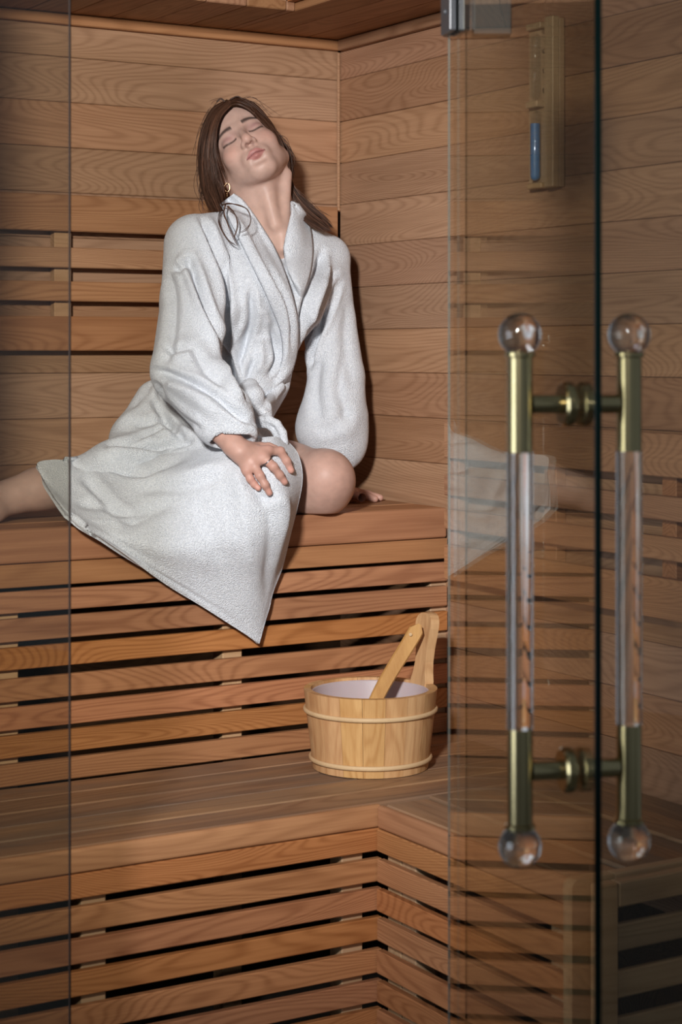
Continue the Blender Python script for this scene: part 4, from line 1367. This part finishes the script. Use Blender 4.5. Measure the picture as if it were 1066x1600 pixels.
# one body mesh: head, neck, chest, legs and hands (joints lie inside the robe)
def hidden_torso():
    pts = np.array([Wn(230, 420, 3.5), Wn(560, 760, 4.0), Wn(230, 760, 3.5), Wn(560, 420, 4.0)])
    g = Field(pts.min(0) - 0.05, pts.max(0) + 0.05, 0.010)
    g.chain([Wn(432, 420, 3.84), Wn(410, 500, 3.83), Wn(390, 600, 3.79), Wn(330, 690, 3.75)], [0.075, 0.075, 0.065, 0.085], 0.03)
    g.chain([Wn(430, 425, 3.84), Wn(318, 395, 3.72), Wn(298, 575, 3.54), Wn(350, 676, 3.41)], [0.05, 0.04, 0.034, 0.026], 0.02)
    g.chain([Wn(430, 425, 3.84), Wn(505, 415, 3.885), Wn(520, 570, 3.87), Wn(522, 720, 3.855)], [0.05, 0.038, 0.034, 0.026], 0.02)
    g.chain([Wn(330, 690, 3.75), Wn(385, 728, 3.78)], [0.08, 0.07], 0.02)
    V, Q = g.mesh()
    return V, Q, np.tile(SKIN, (len(V), 1))
parts_ = [(hV, hQ, hCol), (lV, lQ, lCol)] + hands + [hidden_torso()]
Vs, Qs, Cs, n0 = [], [], [], 0
for V, Q, C in parts_:
    Vs.append(V); Qs.append(Q + n0); Cs.append(C); n0 += len(V)
BASE = np.array(Wn(360, 802, 3.70)); BASE[2] = BENCH_Z
body_me = np_mesh('person', np.concatenate(Vs) - BASE, np.concatenate(Qs), M['skin'], np.concatenate(Cs))
person = link('person', body_me, None, None, Vector(BASE))
tag(person, 'person in a white terry bathrobe sitting sideways on the upper bench, head tilted back', 'person')

robe = link('bathrobe', np_mesh('bathrobe', rV - BASE, rQ, M['terry']), None, person)
robe['label'] = 'thick white terry bathrobe'
link('robe_skirt', np_mesh('robe_skirt', skV - BASE, skQ, M['terry']), None, robe)
for (V, Q) in lapels: link('lapel', np_mesh('lapel', V - BASE, Q, M['terry']), None, robe)
link('belt', np_mesh('belt', bV - BASE, bQ, M['terry']), None, robe)

# jewellery
M['gold'] = speckle('gold', (0.75, 0.52, 0.30), (0.68, 0.46, 0.25), 60, rough=0.25, metal=1.0)
M['silver'] = speckle('silver', (0.35, 0.38, 0.42), (0.28, 0.30, 0.34), 60, rough=0.3, metal=1.0)
ea = Wn(355, 293, project(to_world(np.array([[-0.0725, -0.046, 0.0]])))[2][0] - 0.012)
vs = [ea + 0.0085 * (RIGHT * math.cos(a) * 0.62 + UPV * math.sin(a)) - BASE for a in np.linspace(0, 2 * math.pi, 21)]
ear = link('earring', tube(vs, 0.0009, 6, M['gold'], False), None, person)
ear['label'] = 'small gold hoop earring'
link('pendant', tube([ea - UPV * 0.008 - BASE, ea - UPV * 0.018 - BASE], [0.0007, 0.0014], 6, M['gold']), None, ear)
rd = Wn(426, 731, 3.36) - Wn(413, 717, 3.355); rd /= np.linalg.norm(rd)
u_ = np.cross(rd, TOCAM); u_ /= np.linalg.norm(u_); w_ = np.cross(rd, u_)
vs = [ring_at + 0.0090 * (u_ * math.cos(a) + w_ * math.sin(a)) - BASE for a in np.linspace(0, 2 * math.pi, 25)]
link('finger_ring', tube(vs, 0.0014, 6, M['silver'], False), None, person)['label'] = 'thin silver finger ring'

# ---- hair -----------------------------------------------------------------------
def hair_mat():
    m, nt, b = new_mat('brown_hair')
    N, L = nt.nodes, nt.links
    tc = N.new('ShaderNodeTexCoord'); n = N.new('ShaderNodeTexNoise'); n.inputs['Scale'].default_value = 160; n.inputs['Detail'].default_value = 2
    L.new(tc.outputs['Object'], n.inputs['Vector'])
    mx = N.new('ShaderNodeMix'); mx.data_type = 'RGBA'
    mx.inputs[6].default_value = (0.040, 0.019, 0.012, 1); mx.inputs[7].default_value = (0.120, 0.058, 0.036, 1)
    at = N.new('ShaderNodeVertexColor'); at.layer_name = 'tone'
    ml = N.new('ShaderNodeMix'); ml.data_type = 'RGBA'; ml.blend_type = 'MULTIPLY'; ml.inputs[0].default_value = 1.0
    L.new(n.outputs['Fac'], mx.inputs[0]); L.new(mx.outputs[2], ml.inputs[6]); L.new(at.outputs['Color'], ml.inputs[7]); L.new(ml.outputs[2], b.inputs['Base Color'])
    b.inputs['Roughness'].default_value = 0.42
    b.inputs['Specular IOR Level'].default_value = 0.22
    return m
M['hair'] = hair_mat()
def hair_cap():
    g = Field((-0.11, -0.16, -0.15), (0.11, 0.15, 0.10), 0.003)
    g.ell((0, 0.033, -0.014), (0.079, 0.092, 0.098), 0.001)
    g.ell((0, -0.020, -0.055), (0.066, 0.085, 0.050), 0.03)
    def fn(X, Y, Z): return -(0.9 * Z - 0.42 * Y - 0.010 + 6.0 * X * X * (Y < 0.03) * 0 + 0 * X)
    g.op(fn, (-0.2, -0.2, -0.2), (0.2, 0.2, 0.2), 0.006, 's')
    V, Q = g.mesh(); V = relax(V, Q, 2, 0.5)
    return to_world(V), Q
cV, cQ = hair_cap()
hairV, hairQ = [cV], [cQ]
hairT = [np.full((len(cV), 3), 0.75)]
hn = len(cV)
def strand(P, r0, r1, m=4):
    global hn
    P = smooth_line(P, max(10, 3 * len(P))); n = len(P)
    T = np.gradient(P, axis=0); T /= np.linalg.norm(T, axis=1)[:, None] + 1e-9
    u = np.cross(T, TOCAM); u /= np.linalg.norm(u, axis=1)[:, None] + 1e-9
    w = np.cross(T, u)
    t = np.linspace(0, 1, n)
    r = (r0 + (r1 - r0) * t) * np.minimum(1, (1 - t) * 8 + 0.12)
    a = np.arange(m) * 2 * math.pi / m
    V = P[:, None, :] + r[:, None, None] * (np.cos(a)[None, :, None] * u[:, None, :] + np.sin(a)[None, :, None] * w[:, None, :])
    V = V.reshape(-1, 3)
    i, k = np.meshgrid(np.arange(n - 1), np.arange(m), indexing='ij'); i = i.ravel(); k = k.ravel(); l = (k + 1) % m
    hairV.append(V); hairQ.append(np.stack([i * m + k, (i + 1) * m + k, (i + 1) * m + l, i * m + l], 1) + hn)
    hairT.append(np.tile(np.array([1.0, 0.97, 0.94]) * rng.choice([0.6, 0.8, 1.0, 1.3, 1.9], p=[0.2, 0.25, 0.25, 0.2, 0.1]), (len(V), 1)))
    hn += len(V)
def sheet(guides, n, jit=2.5, r=(0.0016, 0.0009), djit=0.006, lenj=0.12):
    """strands spread between neighbouring guide curves of (column, row, depth)"""
    Gs = [smooth_line(g, 14) for g in guides]
    for s in range(n):
        t = rng.uniform(0, len(Gs) - 1 - 1e-6); i = int(t); u = t - i
        P = Gs[i] * (1 - u) + Gs[i + 1] * u
        P = P[: max(6, int(len(P) * (1 - rng.uniform(0, lenj))))].copy()
        ramp = np.linspace(0.3, 1, len(P))
        a, b, c = rng.normal(0, jit), rng.normal(0, jit), rng.uniform(-djit, djit)
        w_ = rng.uniform(0, 6.28)
        P[:, 0] += a * ramp + 0.8 * np.sin(np.linspace(0, 6, len(P)) + w_); P[:, 1] += b * ramp * 0.4; P[:, 2] += c * ramp
        strand(np.array([Wn(*p) for p in P]), *r)
# curtain on the left of the picture
sheet([[(356, 157, 3.80), (332, 172, 3.79), (317, 205, 3.785), (312, 245, 3.78), (316, 290, 3.77), (328, 322, 3.75), (340, 338, 3.73)],
       [(357, 158, 3.79), (336, 176, 3.775), (324, 210, 3.765), (320, 250, 3.76), (325, 292, 3.75), (336, 322, 3.735), (346, 342, 3.72)],
       [(358, 161, 3.775), (341, 180, 3.757), (332, 212, 3.745), (331, 250, 3.745), (337, 282, 3.745), (344, 308, 3.735), (352, 334, 3.715)],
       [(360, 165, 3.765), (346, 180, 3.752), (337, 204, 3.742), (336, 232, 3.742), (342, 262, 3.747), (348, 282, 3.760), (350, 300, 3.765)]], 380, 2.8, (0.0015, 0.0007), 0.014, 0.32)
# top, swept over to the right
sheet([[(354, 160, 3.80), (372, 153, 3.80), (396, 162, 3.80), (416, 184, 3.805), (430, 212, 3.82)],
       [(356, 162, 3.785), (372, 158, 3.78), (392, 168, 3.78), (412, 190, 3.79), (428, 220, 3.81)],
       [(357, 165, 3.77), (370, 163, 3.762), (388, 171, 3.765), (407, 190, 3.775), (424, 218, 3.795)]], 220, 1.2)
sheet([[(392, 168, 3.775), (414, 186, 3.785), (434, 210, 3.80), (447, 238, 3.805), (453, 262, 3.81), (458, 290, 3.815)],
       [(396, 174, 3.77), (415, 192, 3.78), (429, 212, 3.79), (439, 236, 3.797), (446, 260, 3.803), (453, 288, 3.81)],
       [(398, 178, 3.765), (412, 194, 3.772), (425, 212, 3.782), (434, 232, 3.792), (442, 252, 3.80), (449, 276, 3.806)]], 170, 1.0)
# flyaways
for (x0, y0, d0, x1, y1, x2, y2) in ((330, 170, 3.79, 316, 200, 306, 250), (318, 230, 3.77, 308, 280, 312, 320), (322, 280, 3.76, 314, 318, 324, 345), (370, 158, 3.79, 398, 158, 424, 184),
                                     (430, 205, 3.82, 452, 225, 462, 262), (436, 215, 3.82, 456, 240, 452, 280), (350, 160, 3.79, 338, 156, 330, 168), (460, 300, 3.83, 484, 318, 512, 340)):
    for _ in range(4):
        P = np.array([Wn(x0 + rng.normal(0, 2), y0 + rng.normal(0, 2), d0), Wn(x1 + rng.normal(0, 3), y1 + rng.normal(0, 3), d0), Wn(x2 + rng.normal(0, 5), y2 + rng.normal(0, 5), d0)])
        strand(P, 0.0006, 0.0003)
# long lock falling behind the shoulder on the right
sheet([[(428, 200, 3.825), (441, 232, 3.84), (449, 268, 3.845), (462, 298, 3.845), (486, 322, 3.845), (510, 344, 3.84), (524, 362, 3.83)],
       [(424, 205, 3.82), (435, 236, 3.83), (443, 270, 3.83), (457, 306, 3.83), (480, 334, 3.825), (506, 354, 3.815), (522, 367, 3.81)],
       [(420, 212, 3.81), (431, 242, 3.818), (439, 268, 3.82), (450, 304, 3.825), (468, 334, 3.815), (494, 354, 3.805), (516, 368, 3.80)]], 300, 2.6, (0.0015, 0.0007), 0.012, 0.2)
sheet([[(424, 208, 3.84), (442, 222, 3.86), (456, 238, 3.87), (460, 258, 3.87)], [(430, 215, 3.84), (446, 236, 3.86), (452, 262, 3.86), (460, 290, 3.86)]], 40, 2.5, (0.0008, 0.0004))
# loose curls on the collar
for pts in ([(346, 322, 3.70), (356, 318, 3.67), (372, 320, 3.655), (386, 328, 3.65), (392, 344, 3.648), (386, 358, 3.65), (374, 364, 3.655)],
            [(344, 326, 3.70), (342, 344, 3.67), (348, 362, 3.65), (358, 376, 3.645), (370, 384, 3.645)],
            [(352, 318, 3.69), (350, 334, 3.66), (357, 352, 3.65), (365, 370, 3.645), (372, 384, 3.645)],
            [(356, 322, 3.68), (366, 334, 3.655), (372, 352, 3.65), (366, 372, 3.65)],
            [(318, 290, 3.77), (314, 310, 3.76), (320, 322, 3.755)], [(316, 270, 3.77), (312, 296, 3.765), (318, 312, 3.76)],
            [(352, 158, 3.79), (344, 154, 3.79), (337, 160, 3.79)], [(360, 156, 3.79), (370, 151, 3.79), (380, 156, 3.79)]):
    for _ in range(3):
        P = np.array([Wn(p[0] + rng.normal(0, 0.8), p[1] + rng.normal(0, 0.8), p[2]) for p in pts])
        strand(P, 0.0008, 0.0005)
hair = link('hair', np_mesh('hair', np.concatenate(hairV) - BASE, np.concatenate(hairQ), M['hair'], np.concatenate(hairT)), None, person)
hair['label'] = 'long loose dark brown hair'
